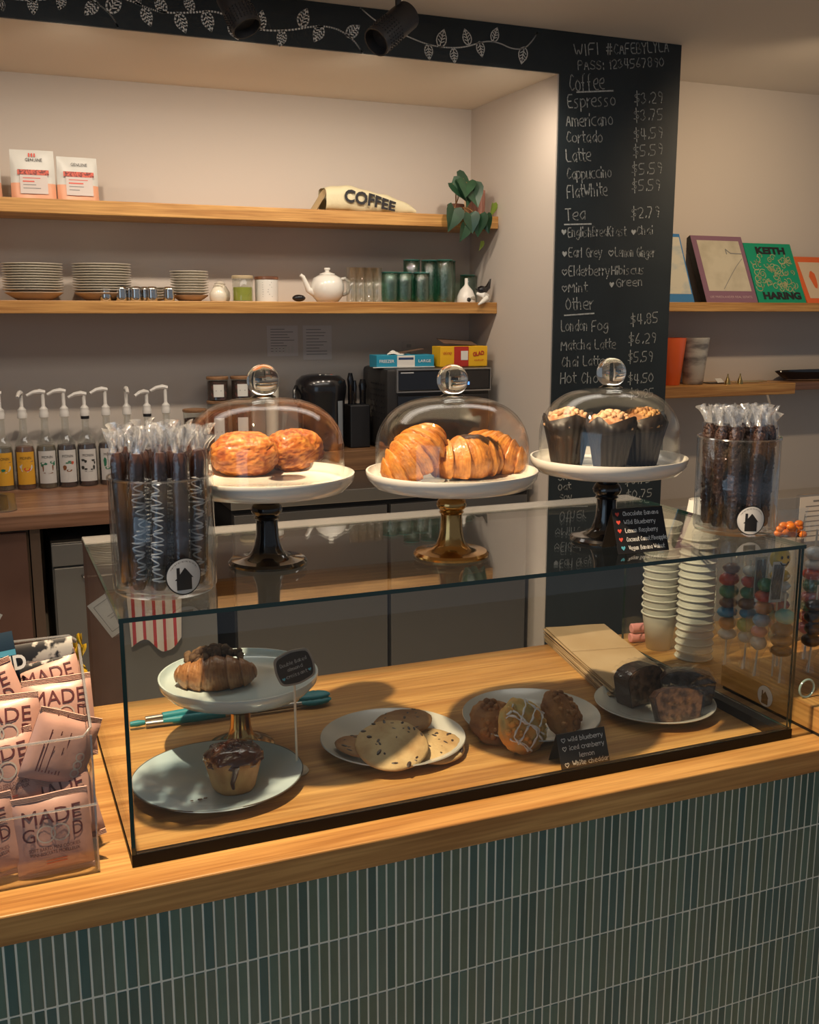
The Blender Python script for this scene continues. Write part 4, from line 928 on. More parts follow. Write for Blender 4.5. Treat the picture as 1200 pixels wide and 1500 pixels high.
# jars with wooden lids, cup
LIDW = wood('lid_wood', (.22, .11, .05), (.36, .20, .10), scale=2)
JG = glassy('storage_glass', (.85, .87, .85), f0=.07); TEAF = mat('tea_leaves', (.05, .028, .022), .8, var=((.22, .07, .06), 60, 3, (1, 1, 1), .5, .7))
def lidjar(label, x, y, z, r, h, body=TEAF, cat='storage jar', lid=LIDW, lab=PAPER, fill_=.8, g='jars with wooden lids'):
    t = thing('storage_jar', label, cat, (x, y, z), group=g)
    MB().lathe([(0, 0), (r - .003, 0), (r, .003), (r, h - .016), (r - .002, h - .013), (0, h - .013)], 28).build('glass', JG, t)
    MB().lathe([(0, .003), (r - .004, .003), (r - .004, h * fill_), (0, h * fill_)], 24).build('contents', body, t)
    MB().lathe([(0, h - .0125), (r + .001, h - .0125), (r + .002, h - .010), (r + .002, h - .002), (r, h), (0, h)], 28).build('lid', lid, t)
    if lab:
        m = MB(); m.grid(lambda u, v: ((u - .5) * r * 1.0, -.0006, h * .16 + v * h * .52), 8, 1); cyl(m, r, 0, -pi / 2 - .1); m.build('paper_label', lab, t, False, fix=False)
        m = MB(); m.ribbon([(-.012, h * .42), (.010, h * .42)], .003, -.0012); cyl(m, r, 0, -pi / 2 - .1); m.build('label_print', INK, t, False, fix=False)
lidjar('lower storage jar with wooden lid, left of the stacked tea jars', .838, 4.49, 1.1375, .050, .207)
lidjar('lower tea jar carrying the left upper jar', .955, 4.56, 1.1375, .047, .235)
lidjar('lower tea jar carrying the right upper jar', 1.062, 4.56, 1.1375, .047, .235)
lidjar('upper left tea jar with white label and wooden lid', .957, 4.56, 1.3735, .047, .105)
lidjar('upper right tea jar with white label beside the dome knob', 1.064, 4.56, 1.3735, .047, .105)
tag(MB().shell([(.026, 0), (.033, .25), (.034, .33)], .002, 24, fr=None).build('paper_tube', CREAM, loc=(1.205, 4.57, 1.1375)), 'tall white tapered cup right of the tea jars', 'cup')

# kettle
KB = mat('kettle_black', (.010, .010, .012), .22, coat=.4)
t = thing('electric_airpot', 'black electric hot water airpot on the wooden riser', 'airpot', (1.425, 4.525, 1.1375))
MB().lathe([(0, 0), (.105, 0), (.108, .01), (.106, .10), (.110, .22), (.116, .26), (.118, .285), (.112, .315), (.088, .336), (.05, .344), (0, .345)], 48).build('body', KB, t)
m = MB().sphere((.01, -.03, .335), .062, 24, 10, sc=(1, .72, .16)); m.build('control_lid', mat('kettle_panel', (.20, .20, .20), .25, metal=.5), t)
for k in range(3): m = MB().sphere((-.018 + k * .026, -.050, .3415), .007, 10, 6, sc=(1, .8, .4)); m.build('button', PAPER if k < 2 else mat('button_red', (.35, .04, .03), .5), t)
m = MB(); m.grid(lambda u, v: ((u - .5) * .035, -.0012, .03 + v * .20), 6, 1); cyl(m, .1095, 0, -pi / 2 + .62); m.build('water_gauge', mat('gauge_grey', (.30, .33, .36), .3), t, False, fix=False)
MB().tube([(-.117, 0, .29), (-.132, -.02, .27), (-.135, -.03, .24), (-.122, -.02, .215)], .008, 8).build('carry_handle', KB, t)
# knife-like black tool holders
t = thing('utensil_holder', 'black utensil holder with dark tools between airpot and oven', 'utensil holder', (1.600, 4.53, 1.1375))
MB().box((-.048, -.05, 0), (.050, .05, .20), .006).build('holder', BLACKM, t, False)
for x, h, w_ in ((-.030, .345, .016), (-.008, .31, .010), (.030, .315, .020)): MB().lathe([(0, .02), (w_ * .7, .02), (w_ * .8, h - .06), (w_, h - .03), (w_ * .6, h), (0, h)], 10, c=(x, 0, 0)).build('tool_handle', BLACKG, t)
# countertop oven
t = thing('countertop_oven', 'dark countertop oven with curved display panel on the wooden riser', 'oven', (1.925, 4.42, 1.1375))
OV = mat('oven_dark', (.035, .033, .032), .35, metal=.4)
MB().box((-.255, -.10, .012), (.262, .225, .372), .018).build('housing', OV, t, sharp=30)
MB().box((-.205, -.112, .270), (.255, -.1005, .362), .005).build('control_panel', BLACKG, t, False)
for a, b in (((-.212, -.117, .362), (.260, -.1005, .369)), ((-.212, -.117, .263), (.260, -.1005, .269)), ((-.212, -.117, .2695), (-.2055, -.1005, .3615)), ((.2555, -.117, .2695), (.260, -.1005, .3615))): MB().box(a, b, .001).build('panel_trim', mat('trim_silver', (.45, .44, .42), .3, metal=.9), t, False)
MB().box((-.205, -.108, .03), (.255, -.1005, .250), .004).build('glass_door', BLACKG, t, False)
text('CUISINE', .012, mat('silver_print', (.5, .5, .5), .4), t, T((-.165, -.1135, .348)), 'panel_print') if False else None
o = MB().box((.115, -.1135, .292), (.150, -.1121, .306)).build('display', mat('display_blue', (.02, .06, .2), .3, emit=((.12, .35, 1.0), 1.6)), t, False)
MB().ribbon([(-.19, .352), (-.13, .352)], .005, -.1128).build('panel_lettering', mat('silver_print', (.5, .5, .5), .4), t, False, fix=False)
m = MB()
for i in range(6):
    for j in range(7): m.box((-.2565, -.07 + i * .032, .14 + j * .026), (-.2552, -.07 + i * .032 + .018, .14 + j * .026 + .006))
m.build('side_vents', BLACKM, t, False)['kind'] = 'stuff'
tag(MB().box((2.195, 4.42, 1.1375), (2.232, 4.60, 1.40), .004).build('steel_canister', STEEL, smooth=False), 'narrow steel box squeezed between the oven and the niche side wall', 'box')
tag(MB().box((2.155, 4.46, 1.511), (2.233, 4.62, 1.560), .003).build('cardboard_box', mat('brown_card', (.14, .08, .05), .8), smooth=False), 'small dark brown box behind the yellow box on the oven', 'box')
# boxes on the oven
BB = mat('box_blue', (.02, .27, .42), .5); BY = mat('box_yellow', (.80, .45, .015), .5); BR = mat('box_red', (.45, .03, .02), .5)
t = thing('bag_box', 'open blue box of food bags lying on the oven', 'box', (1.775, 4.38, 1.5105), R(-3))
MB().box((-.128, 0, 0), (.150, .11, .056), .002).build('carton', BB, t, False)
MB().box((-.03, -.0015, .004), (.055, -.0002, .054)).build('front_label', PAPER, t, False)
text('FREEZER', .020, WHITEINK, t, T((-.080, -.002, .028)), 'box_lettering', width=.07); text('LARGE', .018, WHITEINK, t, T((.103, -.002, .028)), 'box_lettering', width=.06)
MB().ribbon([(-.02, .040), (.045, .040)], .010, -.0022).build('label_bar', NAVY, t, False, fix=False)
MB().box((-.145, -.006, -.0), (.152, .0, .0035)).build('torn_edge', PAPER, t, False)
m = MB().grid(lambda u, v: (-.06 + u * .10, .02 + v * .05, .058 + .014 * sin(u * 5) * v + .004 * sin(v * 11 + u * 9)), 10, 6); m.build('bag_film', PAPER, t, True, fix=False)
m = MB().box((0, .05, .060), (.13, .11, .0625)); m.xf(RY(R(-9)) @ T((0, 0, 0))); m.build('lid_flap', mat('brown_card', (.14, .08, .05), .8), t, False)
t = thing('cling_wrap_box', 'yellow and red box of cling wrap on the oven, right of the blue box', 'box', (2.050, 4.35, 1.5105), R(2))
MB().box((-.105, 0, 0), (.140, .09, .093), .002).build('carton', BY, t, False)
MB().box((-.035, -.0014, .001), (.040, -.0002, .092)).build('red_panel', BR, t, False); MB().box((.000, -.0026, .030), (.036, -.0015, .072)).build('white_label', PAPER, t, False)
text('GLAD', .026, BR, t, T((.092, -.002, .058)) @ RY(R(-8)), 'box_lettering', width=.060, bold=.001); text('Wrap', .022, BR, t, T((-.070, -.002, .062)) @ RY(R(-8)), 'box_lettering', width=.045); text('GRIP', .010, BR, t, T((.095, -.002, .028)), 'box_lettering', width=.05)
m = MB().box((-.07, -.01, 0), (.11, .07, .002)); m.xf(T((0, .05, .104)) @ RX(R(14)) @ RY(R(4))); m.build('open_flap', mat('brown_card', (.14, .08, .05), .8), t, False)
# papers and outlet on the niche wall
for x0, x1, z0, z1, lb in ((1.213, 1.360, 1.559, 1.698, 'left of two faint notice sheets taped to the niche wall'), (1.384, 1.524, 1.540, 1.698, 'right of two faint notice sheets taped to the niche wall')):
    t = thing('notice_sheet', lb, 'notice', ((x0 + x1) / 2, 4.6585, z0)); W = x1 - x0
    MB().box((-W / 2, -.0006, 0), (W / 2, .0006, z1 - z0)).build('sheet', mat('grey_sheet', (.66, .62, .60), .6), t, False)
    m = MB()
    for k in range(9): m.ribbon([(-W * .38, (z1 - z0) * (.88 - k * .09)), (W * random.uniform(0, .4), (z1 - z0) * (.88 - k * .09))], .003, -.0012)
    m.build('text_lines', mat('grey_ink', (.22, .22, .22), .7), t, False, fix=False)['kind'] = 'stuff'
    if x0 < 1.3:
        m = MB(); [m.slab([(-.045 + k * .017, .012), (-.034 + k * .017, .012), (-.034 + k * .017, .045), (-.045 + k * .017, .045)], -.0013, -.0007) for k in range(6)]; m.build('picture_row', LBLW, t, False)['kind'] = 'stuff'
t = thing('wall_outlet', 'beige wall outlet plate above the blue box', 'outlet', (1.915, 4.6585, 1.545)); MB().box((-.035, -.004, 0), (.035, 0, .075), .002).build('cover_plate', PLASTER, t, False)
for z in (.018, .045): MB().box((-.012, -.0052, z), (.012, -.0042, z + .016), .0005).build('socket', mat('outlet_grey', (.40, .36, .32), .6), t, False)

# ================================================================== LOWER NICHE SHELF
ZS = 1.8032
CR2 = mat('plate_cream', (.60, .55, .46), .3, coat=.3)
plm = {r: MB().lathe([(0, 0), (r * .55, 0), (r * .62, .003), (r * .92, .0095), (r, .0125), (r, .0145), (r * .95, .0140), (r * .6, .007), (0, .006)], 36).mesh('dinner_plate', CR2) for r in (.117, .080, .070)}
def pstack(x, y, r, n, pitch, what, g, z0=0.0):
    for k in range(n):
        o = link('dinner_plate', plm[r], None, (x + random.uniform(-.0015, .0015), y, ZS + z0 + k * pitch))
        tag(o, ('topmost %s' % what if k == n - 1 else '%s, %s from the bottom' % (what, ORD[k])), 'plate', g)
bowl = MB().lathe([(0, 0), (.065, 0), (.070, .004), (.100, .022), (.112, .030), (.112, .033), (.095, .026), (0, .010)], 36)
for x in (.212, .478):
    tag(bowl.build('serving_bowl', mat('bowl_tan', (.50, .36, .25), .4), loc=(x, 4.475, ZS)), 'tan shallow bowl under the %s stack of large plates' % ('leftmost' if x < .3 else 'second'), 'bowl')
pstack(.210, 4.475, .117, 11, .0100, 'large cream plate in the leftmost stack of the lower shelf', 'plates in the leftmost stack', .030)
pstack(.478, 4.475, .117, 11, .0103, 'large cream plate in the second stack, behind the chrome tumblers', 'plates in the second stack', .030)
tag(MB().lathe([(0, 0), (.045, 0), (.050, .004), (.074, .020), (.078, .026), (.066, .024), (0, .010)], 30).build('serving_bowl', mat('bowl_tan', (.50, .36, .25), .4), loc=(.832, 4.46, ZS)), 'small tan bowl under the saucer stack', 'bowl')
pstack(.832, 4.46, .080, 9, .0108, 'small cream saucer in the stack right of the chrome tumblers', 'saucers in the small stack', .023)
pstack(.680, 4.55, .070, 5, .0110, 'small plate in the low stack behind the chrome tumblers', 'small plates in the low stack')
CHR = mat('chrome', (.70, .68, .65), .06, metal=1)
tum = MB().lathe([(0, 0), (.021, 0), (.0225, .003), (.0235, .020), (.0215, .036), (.0235, .044), (.022, .052), (.017, .057), (0, .058)], 26).mesh('chrome_tumbler', CHR)
for i, (px, y) in enumerate([(155, 4.392), (178, 4.392), (199, 4.392), (223, 4.392), (248, 4.392), (190, 4.43), (213, 4.43)]):
    p = at_y(px, 440, y); tag(link('chrome_tumbler', tum, None, (p.x, y, ZS)), ['leftmost small chrome tumbler', 'second small chrome tumbler from the left', 'third small chrome tumbler from the left', 'fourth small chrome tumbler from the left', 'rightmost small chrome tumbler', 'left chrome tumbler of the back row', 'right chrome tumbler of the back row'][i] + ' before the plates', 'tumbler', 'chrome tumblers')
for px, y, s, lb in ((323, 4.50, 1.18, 'larger white creamer behind on the lower shelf'), (320, 4.41, 1.0, 'small white creamer beside the matcha jar')):
    p = at_y(px, 440, y); t = thing('creamer', lb, 'creamer', (p.x, y, ZS)); MB().lathe([(0, 0), (.032 * s, 0), (.036 * s, .012 * s), (.036 * s, .032 * s), (.024 * s, .052 * s), (.018 * s, .058 * s), (.020 * s, .064 * s), (0, .066 * s)], 28).build('body', CREAM, t); MB().lathe([(0, .066 * s), (.016 * s, .0665 * s), (.012 * s, .070 * s), (0, .072 * s)], 18).build('lid', CREAM, t)
p = at_y(356, 440, 4.43); lidjar('glass jar half full of green matcha powder with pale lid', p.x, 4.43, ZS, .044, .108, mat('matcha', (.33, .36, .05), .8), lid=mat('pale_lid', (.50, .40, .25), .4), lab=None, fill_=.55, g=None)
p = at_y(391, 440, 4.45); t = thing('labelled_tin', 'tin with white printed label and copper lid beside the matcha jar', 'tin', (p.x, 4.45, ZS))
MB().lathe([(0, 0), (.050, 0), (.050, .093), (0, .093)], 30).build('body', PAPER, t); MB().lathe([(0, .0935), (.052, .0935), (.052, .104), (.049, .106), (0, .106)], 30).build('lid', mat('copper', (.42, .20, .12), .3, metal=.8), t)
for k in range(7): m = MB().ribbon([(-.022, .080 - k * .010), (random.uniform(.0, .022), .080 - k * .010)], .0022, -.0008); cyl(m, .050, 0, -pi / 2 - .15); m.build('label_line', mat('grey_ink', (.22, .22, .22), .7), t, False, fix=False)
p = at_y(438, 440, 4.40); tag(MB().sphere((0, 0, .015), .030, 20, 12, sc=(1, .6, .5)).build('black_stone', BLACKG, loc=(p.x, 4.40, ZS)), 'black rounded oval object left of the teapot', 'ornament')
# teapot
p = at_y(480, 440, 4.47); t = thing('teapot', 'white round teapot with knobbed lid on the lower shelf', 'teapot', (p.x, 4.47, ZS))
MB().lathe([(0, 0), (.046, 0), (.050, .004), (.066, .022), (.075, .050), (.074, .078), (.062, .104), (.040, .116), (.034, .118), (0, .118)], 44).build('body', WHITE, t)
MB().lathe([(0, .1185), (.036, .1185), (.034, .123), (.016, .129), (.009, .132), (.009, .136), (.014, .142), (.013, .148), (0, .149)], 28).build('lid', WHITE, t)
MB().tube([(-.062, 0, .040), (-.088, 0, .052), (-.100, 0, .082), (-.112, 0, .108), (-.124, 0, .116)], [.018, .014, .011, .009, .008], 14).build('spout', WHITE, t)
MB().tube([(.058, 0, .098), (.082, 0, .104), (.102, 0, .090), (.106, 0, .062), (.094, 0, .038), (.070, 0, .030)], .007, 10).build('handle', WHITE, t)
# glasses
TG = glassy('tumbler_glass', (.965, .975, .965), f0=.10, bump=(30, .3))
HG = glassy('hobnail_green', (.47, .72, .64), .08, f0=.15, bump=(150, 1.0), haze=.0); HD = mat('green_rim', (.03, .15, .13), .15, coat=.5)
tg = MB().shell([(.020, 0), (.0225, .004), (.0235, .150)], .0018, 26).mesh('water_glass', TG)
for i, (px, y) in enumerate([(515, 4.41), (528, 4.41), (541, 4.41), (553, 4.41), (521, 4.46), (534, 4.46), (547, 4.46)]):
    p = at_y(px, 440, y); tag(link('water_glass', tg, None, (p.x, y, ZS)), 'tall clear water glass in the cluster right of the teapot', 'glass', 'clear water glasses')
def hob(name, r, h):
    m = MB().shell([(r * .90, 0), (r * .97, .006), (r * 1.02, h * .3), (r * 1.03, h * .7), (r, h)], .0022, 40, fr=lambda a, q, z: q * (1 + .018 * sin(a * 16) * sin(z * 520)))
    m.m = [0] * len(m.f); m.tube([(r * cos(2 * pi * k / 30), r * sin(2 * pi * k / 30), h) for k in range(31)], .0024, 6, mi=1, cap=False); return m.mesh(name, [HG, HD])
hs, ht = hob('green_glass', .037, .130), hob('green_glass', .038, .190)
for me_, px, y, lb in ((hs, 571, 4.41, 'short green hobnail glass at the left front'), (hs, 592, 4.41, 'short green hobnail glass, second in the front row'), (ht, 603, 4.49, 'tall green hobnail glass at the left back'), (ht, 629, 4.49, 'tall green hobnail glass, middle back'),
                       (hs, 617, 4.41, 'short green hobnail glass, third in the front row'), (ht, 651, 4.43, 'tall green hobnail glass at the right front'), (ht, 655, 4.53, 'tall green hobnail glass at the right back'), (hs, 581, 4.49, 'short green hobnail glass in the back row'), (hs, 685, 4.58, 'short green hobnail glass behind the white funnel')):
    p = at_y(px, 440, y); tag(link('green_glass', me_, None, (p.x, y, ZS)), lb + ' of the green cluster', 'glass', 'green hobnail glasses')
p = at_y(683, 440, 4.41); tag(MB().lathe([(0, 0), (.044, 0), (.045, .004), (.042, .028), (.030, .055), (.012, .075), (.008, .082), (.008, .108), (.006, .110), (0, .110)], 32).build('ceramic_funnel', WHITE, loc=(p.x, 4.41, ZS)), 'white funnel-shaped ceramic bottle at the right end of the lower shelf', 'bottle')
t = thing('bird_ornament', 'black and white bird ornament perched on the right end of the lower shelf', 'ornament', (2.17, 4.385, ZS))
m = MB().sphere((-.060, 0, .017), .024, 16, 10, sc=(1.2, .8, .7)); m.build('white_wing', mat('bird_grey', (.35, .32, .26), .5), t)
MB().sphere((-.072, -.012, .011), .012, 12, 8).build('foot_ball', BLACKG, t)
MB().sphere((-.004, -.012, .056), .022, 20, 12, sc=(1.1, .9, .9)).build('head', BLACKG, t)
MB().tube([(-.022, -.012, .058), (-.040, -.013, .062)], [.007, .001], 8).build('beak', BLACKG, t)
MB().tube([(.008, -.012, .055), (.028, -.012, .070), (.040, -.012, .108)], [.016, .012, .003], 10).build('tail', BLACKG, t)
MB().tube([(-.030, -.008, .040), (0, -.015, .034), (.030, -.010, .030)], [.006, .018, .008], 12).build('breast', WHITE, t)
MB().tube([(.016, -.020, .020), (-.010, -.035, .004), (-.040, -.050, -.010)], [.014, .010, .004], 10).build('white_leg', WHITE, t)

# ================================================================== UPPER NICHE SHELF
ZU = 2.1903
POUCH = bpy.data.materials.new('coffee_pouch'); POUCH.use_nodes = True; n, l = nt(POUCH); b_ = n['Principled BSDF']; b_.inputs['Roughness'].default_value = .45
tc = n.new('ShaderNodeTexCoord'); sx = n.new('ShaderNodeSeparateXYZ'); l.new(tc.outputs['Object'], sx.inputs[0]); rp = n.new('ShaderNodeValToRGB'); rp.color_ramp.interpolation = 'CONSTANT'
rp.color_ramp.elements[0].color = (.72, .36, .22, 1); rp.color_ramp.elements[1].position = .062; rp.color_ramp.elements[1].color = (.60, .60, .56, 1); l.new(sx.outputs[2], rp.inputs[0]); l.new(rp.outputs[0], b_.inputs['Base Color'])
REDB = mat('red_print', (.62, .10, .07), .6)
def pouch(label, x, y, W, H, rz, logo):
    t = thing('coffee_pouch', label, 'coffee bag', (x, y, ZU), rz, 'coffee pouches')
    def f(s):
        def g(u, v):
            e = (1 - abs(2 * u - 1) ** 3); d = .032 * (1 - v) ** .7 * e ** .5 + .002 + .002 * sin(u * 8 + v * 9)
            return ((u - .5) * W * (1 - .04 * v), s * d, v * H)
        return g
    m = MB().grid(f(-1), 14, 14); m.grid(f(1), 14, 14); m.grid(lambda u, v: (f(-1)(u, 0)[0], f(-1)(u, 0)[1] * (1 - 2 * v), 0), 14, 2); m.build('pouch', POUCH, t, True)
    Mf = T((0, -.028, 0)) @ RX(R(-8)); o = MB().poly([(-.048, .02), (.054, .02), (.054, .092), (-.048, .092)], -.010); o.xf(Mf); o.build('label', mat('pouch_label', (.56, .50, .47), .6), t, False)
    o = MB().poly([(-.056, .092), (.060, .092), (.060, .112), (-.056, .112)], -.011); o.xf(Mf); o.build('red_band', mat('red_mottled', (.60, .11, .07), .6, var=((.15, .03, .03), 120, 2, (1, 1, 1), .45, .6)), t, False)
    text('GENUINE', .017, INK, t, Mf @ T((.006, -.0085, .150 if H > .17 else .140)), 'pouch_lettering', width=.062)
    if logo:
        for dx in (-.010, 0, .010): m = MB().poly([(dx - .003, .162), (dx + .003, .162), (dx + .003, .176), (dx - .003, .176)], -.008); m.xf(Mf); m.build('logo_bar', REDB, t, False)
    for k in range(4): m = MB().ribbon([(-.036, .080 - k * .013), (random.uniform(.0, .04), .080 - k * .013)], .0028 if k != 1 else .005, -.0108); m.xf(Mf); m.build('label_line', REDB if k < 2 else mat('grey_ink', (.22, .22, .22), .7), t, False, fix=False)
pouch('coffee pouch cut by the left edge of the photo on the upper shelf', .040, 4.46, .160, .160, R(10), False)
pouch('taller white and orange coffee pouch with red logo, middle of the three', .235, 4.45, .168, .188, R(-4), True)
pouch('shorter white and orange coffee pouch, right of the three', .402, 4.45, .160, .170, R(3), False)
# lying coffee bag
CB = mat('coffee_bag_cream', (.64, .58, .38), .55, bump=(25, .5)); t = thing('coffee_sack', 'large cream bag lettered for coffee lying on the upper shelf', 'coffee bag', (1.64, 4.46, ZU))
def sack(u, v):
    a = 2 * pi * u; x = -.215 + .43 * v; hz = (.055 * (1 - v) ** .6 + .012) * (1 - .25 * (1 - v) ** 6); hy = .060 * (1 - .35 * v); q = (abs(cos(a)) ** 3 + abs(sin(a)) ** 3) ** (-1 / 3)
    return (x, hy * cos(a) * q, max(0.0005, hz + hz * sin(a) * q * (1 + .05 * sin(v * 14 + a * 2)) + .002 * sin(v * 30 + a * 3)))
m = MB().grid(sack, 28, 26, wrapu=True); m.build('sack_body', CB, t, sharp=False)
m = MB().grid(lambda u, v: (-.255 + .045 * v + .01 * sin(u * 6), (u - .5) * .10, .004 + .085 * v * (1 - .35 * abs(u - .5)) + .012 * sin(u * 5) * v), 10, 6); m.build('folded_end', mat('sack_fold', (.46, .34, .18), .6), t, True, fix=False)
o = text('COFFEE', .072, INK, t, T((-.012, -.063, .050)) @ RY(R(7)), 'sack_lettering', width=.245, bold=.0025)
for v in o.data.vertices: v.co.y = -.0625 + max(0, v.co.x + .02) * .10 ; v.co.z *= (1 - max(0, v.co.x) * 2.2)
# trailing plant, ribbed pot, card
LEAF = mat('leaf_dark', (.012, .045, .022), .4, var=((.024, .075, .036), 14, 3, (1, 1, 1), .4, .65), coat=.3); LEAFL = mat('leaf_lime', (.20, .30, .04), .4)
PINKC = mat('ribbed_pink', (.36, .17, .13), .6); STEMM = mat('stem_brown', (.30, .15, .05), .6)
t = thing('trailing_plant', 'trailing philodendron with heart-shaped leaves at the right end of the upper shelf', 'plant', (2.05, 4.42, ZU))
m = MB().lathe([(0, 0), (.030, 0), (.034, .004), (.040, .050), (.037, .052), (.033, .046), (0, .044)], 26); m.build('pot', mat('terracotta_dark', (.16, .06, .035), .5), t)
def lf(px, py, y, s, rot, tip, mt=LEAF, fold=.35):
    p = at_y(px, py, y) - Vector((2.05, 4.42, ZU))
    outline = [(0, .10), (.28, .24), (.46, .10), (.50, -.14), (.38, -.46), (.18, -.74), (0, -1.02)]
    m = MB(); n = len(outline); vs = []
    for x, z in outline: vs.append((0, -.10 * (z * z) * 0, z))
    L1 = [(x, -abs(x) * fold + .10 * z * z, z) for x, z in outline]; R1 = [(-x, -abs(x) * fold + .10 * z * z, z) for x, z in outline]; C1 = [(0, .10 * z * z, min(z, .02)) for x, z in outline]
    m.add(L1 + C1, [(i, i + 1, n + i + 1, n + i) for i in range(n - 1)]); m.add(R1 + C1, [(i + 1, i, n + i, n + i + 1) for i in range(n - 1)])
    m.xf(T(p) @ RZ(rot) @ RX(tip[0]) @ RY(tip[1]) @ Matrix.Scale(s, 4)); m.build('leaf', mt, t, True, fix=False)
    return p
lv = [(664, 270, 4.35, .095, .2, (R(-20), R(-40))), (692, 275, 4.35, .095, -.3, (R(-22), R(-14))), (672, 262, 4.36, .085, .3, (R(-25), R(-62))), (684, 268, 4.34, .085, -.2, (R(-40), R(12))), (684, 283, 4.35, .065, .5, (R(-10), R(8))), (665, 308, 4.33, .100, .2, (R(-5), R(18))), (690, 316, 4.33, .078, -.3, (R(-5), R(-6))),
      (702, 317, 4.33, .090, -.6, (R(0), R(4))), (681, 332, 4.33, .072, .3, (R(5), R(16))), (712, 318, 4.34, .074, -.9, (R(0), R(-10)))]
for q in lv:
    p = lf(*q); MB().tube([(0, 0, .045), (p.x * .5, p.y * .6, max(p.z, 0) + .03), tuple(p)], .0016, 6).build('stem', STEMM, t)
p = lf(722, 300, 4.36, .060, .6, (R(10), R(2)), LEAFL); lf(705, 355, 4.40, .040, .6, (R(10), R(2)), LEAFL)
q_ = at_y(699, 315, 4.47); t2 = thing('ribbed_planter', 'ribbed brownish pink planter behind the trailing leaves', 'planter', (q_.x, 4.47, ZU))
MB().lathe([(0, 0), (.030, 0), (.034, .003), (.034, .122), (.030, .124), (.028, .112), (0, .110)], 60, fr=lambda a, r, z: r * (1 + .09 * abs(sin(a * 6)))).build('body', PINKC, t2)
m = MB().box((-.035, -.001, 0), (.035, .001, .092)); m.xf(RX(R(-10))); tag(m.build('kraft_card', mat('card_tan', (.48, .33, .20), .7), None, False, loc=(2.165, 4.50, ZU + .0005), rot=(0, R(4), R(-20))), 'tan card leaning at the right end of the upper shelf', 'card')

# ================================================================== RIGHT WALL SHELVES
def quadbook(label, c4, yb, yt, th, cover, parts, side=BLACKM):
    bl, br, tr, tl = c4; P = [at_y(*bl, yb), at_y(*br, yb), at_y(*tr, yt), at_y(*tl, yt)]
    P[0].z = P[1].z = 1.8065; o = P[0].copy(); U = P[1] - P[0]; V = P[3] - P[0]; W = U.length; H = V.length; U.normalize(); V = (V - U * V.dot(U)).normalized(); N = V.cross(U).normalized()
    if N.y < 0: N = -N
    Mx = Matrix((U, N, V)).transposed().to_4x4(); Mx.translation = (P[0] + P[1]) / 2
    t = thing('leaning_book', label, 'book', (0, 0, 0)); t.matrix_world = Mx
    MB().box((-W / 2, 0, 0), (W / 2, .002, H)).build('front_cover', cover, t, False); MB().box((-W / 2 + .003, .0021, .003), (W / 2 - .004, th - .002, H - .003)).build('pages', PAPER, t, False); MB().box((-W / 2, th - .0019, 0), (W / 2, th, H)).build('back_cover', side, t, False)
    MB().box((-W / 2 - .0005, .0005, 0), (-W / 2 + .002, th - .0005, H)).build('spine', side, t, False)
    parts(t, W, H); return t
def p1(t, W, H):
    MB().poly([(-W * .46, H * .12), (W * .46, H * .12), (W * .46, H * .95), (-W * .46, H * .95)], -.0006).build('cover_photo', mat('cover_pale', (.62, .60, .50), .12, coat=.8, var=((.30, .42, .50), 6, 4, (1, 1, 2), .5, .7)), t, False)
quadbook('pale glossy book with blue lower edge, leftmost by the chalkboard', ((975, 438), (1018, 438), (1013, 342), (962, 342)), 4.235, 4.385, .018, mat('cover_blue', (.05, .20, .45), .3), p1)
def p2(t, W, H):
    MB().poly([(-W * .40, H * .17), (W * .43, H * .17), (W * .42, H * .93), (-W * .40, H * .93)], -.0006).build('cover_photo', mat('cover_sand', (.60, .56, .44), .12, coat=.9, var=((.45, .41, .31), 7, 4, (1, 1, 1), .45, .7)), t, False)
    m = MB().ribbon([(-W * .10, H * .20), (W * .0, H * .30), (W * .12, H * .42), (W * .26, H * .55), (W * .40, H * .66)], .0035, -.0012); m.build('drawn_line', mat('grey_ink', (.22, .22, .22), .7), t, False, fix=False)
    m = MB().ribbon([(W * .12, H * .73), (W * .12, H * .80), (W * .2, H * .74), (W * .41, H * .735)], .006, -.0012); m.build('drawn_shape', mat('grey_ink', (.22, .22, .22), .7), t, False, fix=False)
    text('LEE FRIEDLANDER REAL ESTATE', .016, mat('pinkish_ink', (.55, .40, .42), .6), t, T((0, -.0010, H * .08)), 'cover_lettering', width=W * .82)
quadbook('large glossy mauve-bordered book with pale landscape cover', ((1036, 439), (1111, 440), (1092, 349), (1017, 345)), 4.225, 4.385, .040, mat('cover_mauve', (.24, .13, .19), .25, coat=.5), p2)
GRC = mat('cover_green', (.01, .30, .17), .35)
def p3(t, W, H):
    rnd = random.Random(12); SW = mat('swirl_cream', (.52, .50, .27), .5)
    for k in range(54):
        cx_, cz_ = rnd.uniform(-.40, .40) * W, rnd.uniform(.22, .78) * H; r_ = rnd.uniform(.014, .030); a0 = rnd.uniform(0, 6); tn = rnd.uniform(3.5, 7) * rnd.choice((-1, 1)); p = []
        for i in range(22):
            u = i / 21; a = a0 + tn * u; q = r_ * (1 - .75 * u); x, z = cx_ + q * cos(a), cz_ + q * sin(a); p.append((max(-W * .47, min(W * .47, x)), z))
        MB().ribbon(p, .0042, -.0006 - k * .00002).build('cover_swirl', SW, t, False, fix=False)
    text('KEITH', .052, INK, t, T((W * .03, -.0016, H * .87)), 'cover_lettering', width=W * .62, bold=.003); text('HARING', .052, INK, t, T((W * .02, -.0016, H * .11)), 'cover_lettering', width=W * .80, bold=.003)
quadbook('green book with cream swirl pattern and bold black title', ((1113, 438), (1182, 440), (1165, 362), (1100, 357)), 4.225, 4.375, .018, GRC, p3, GRC)
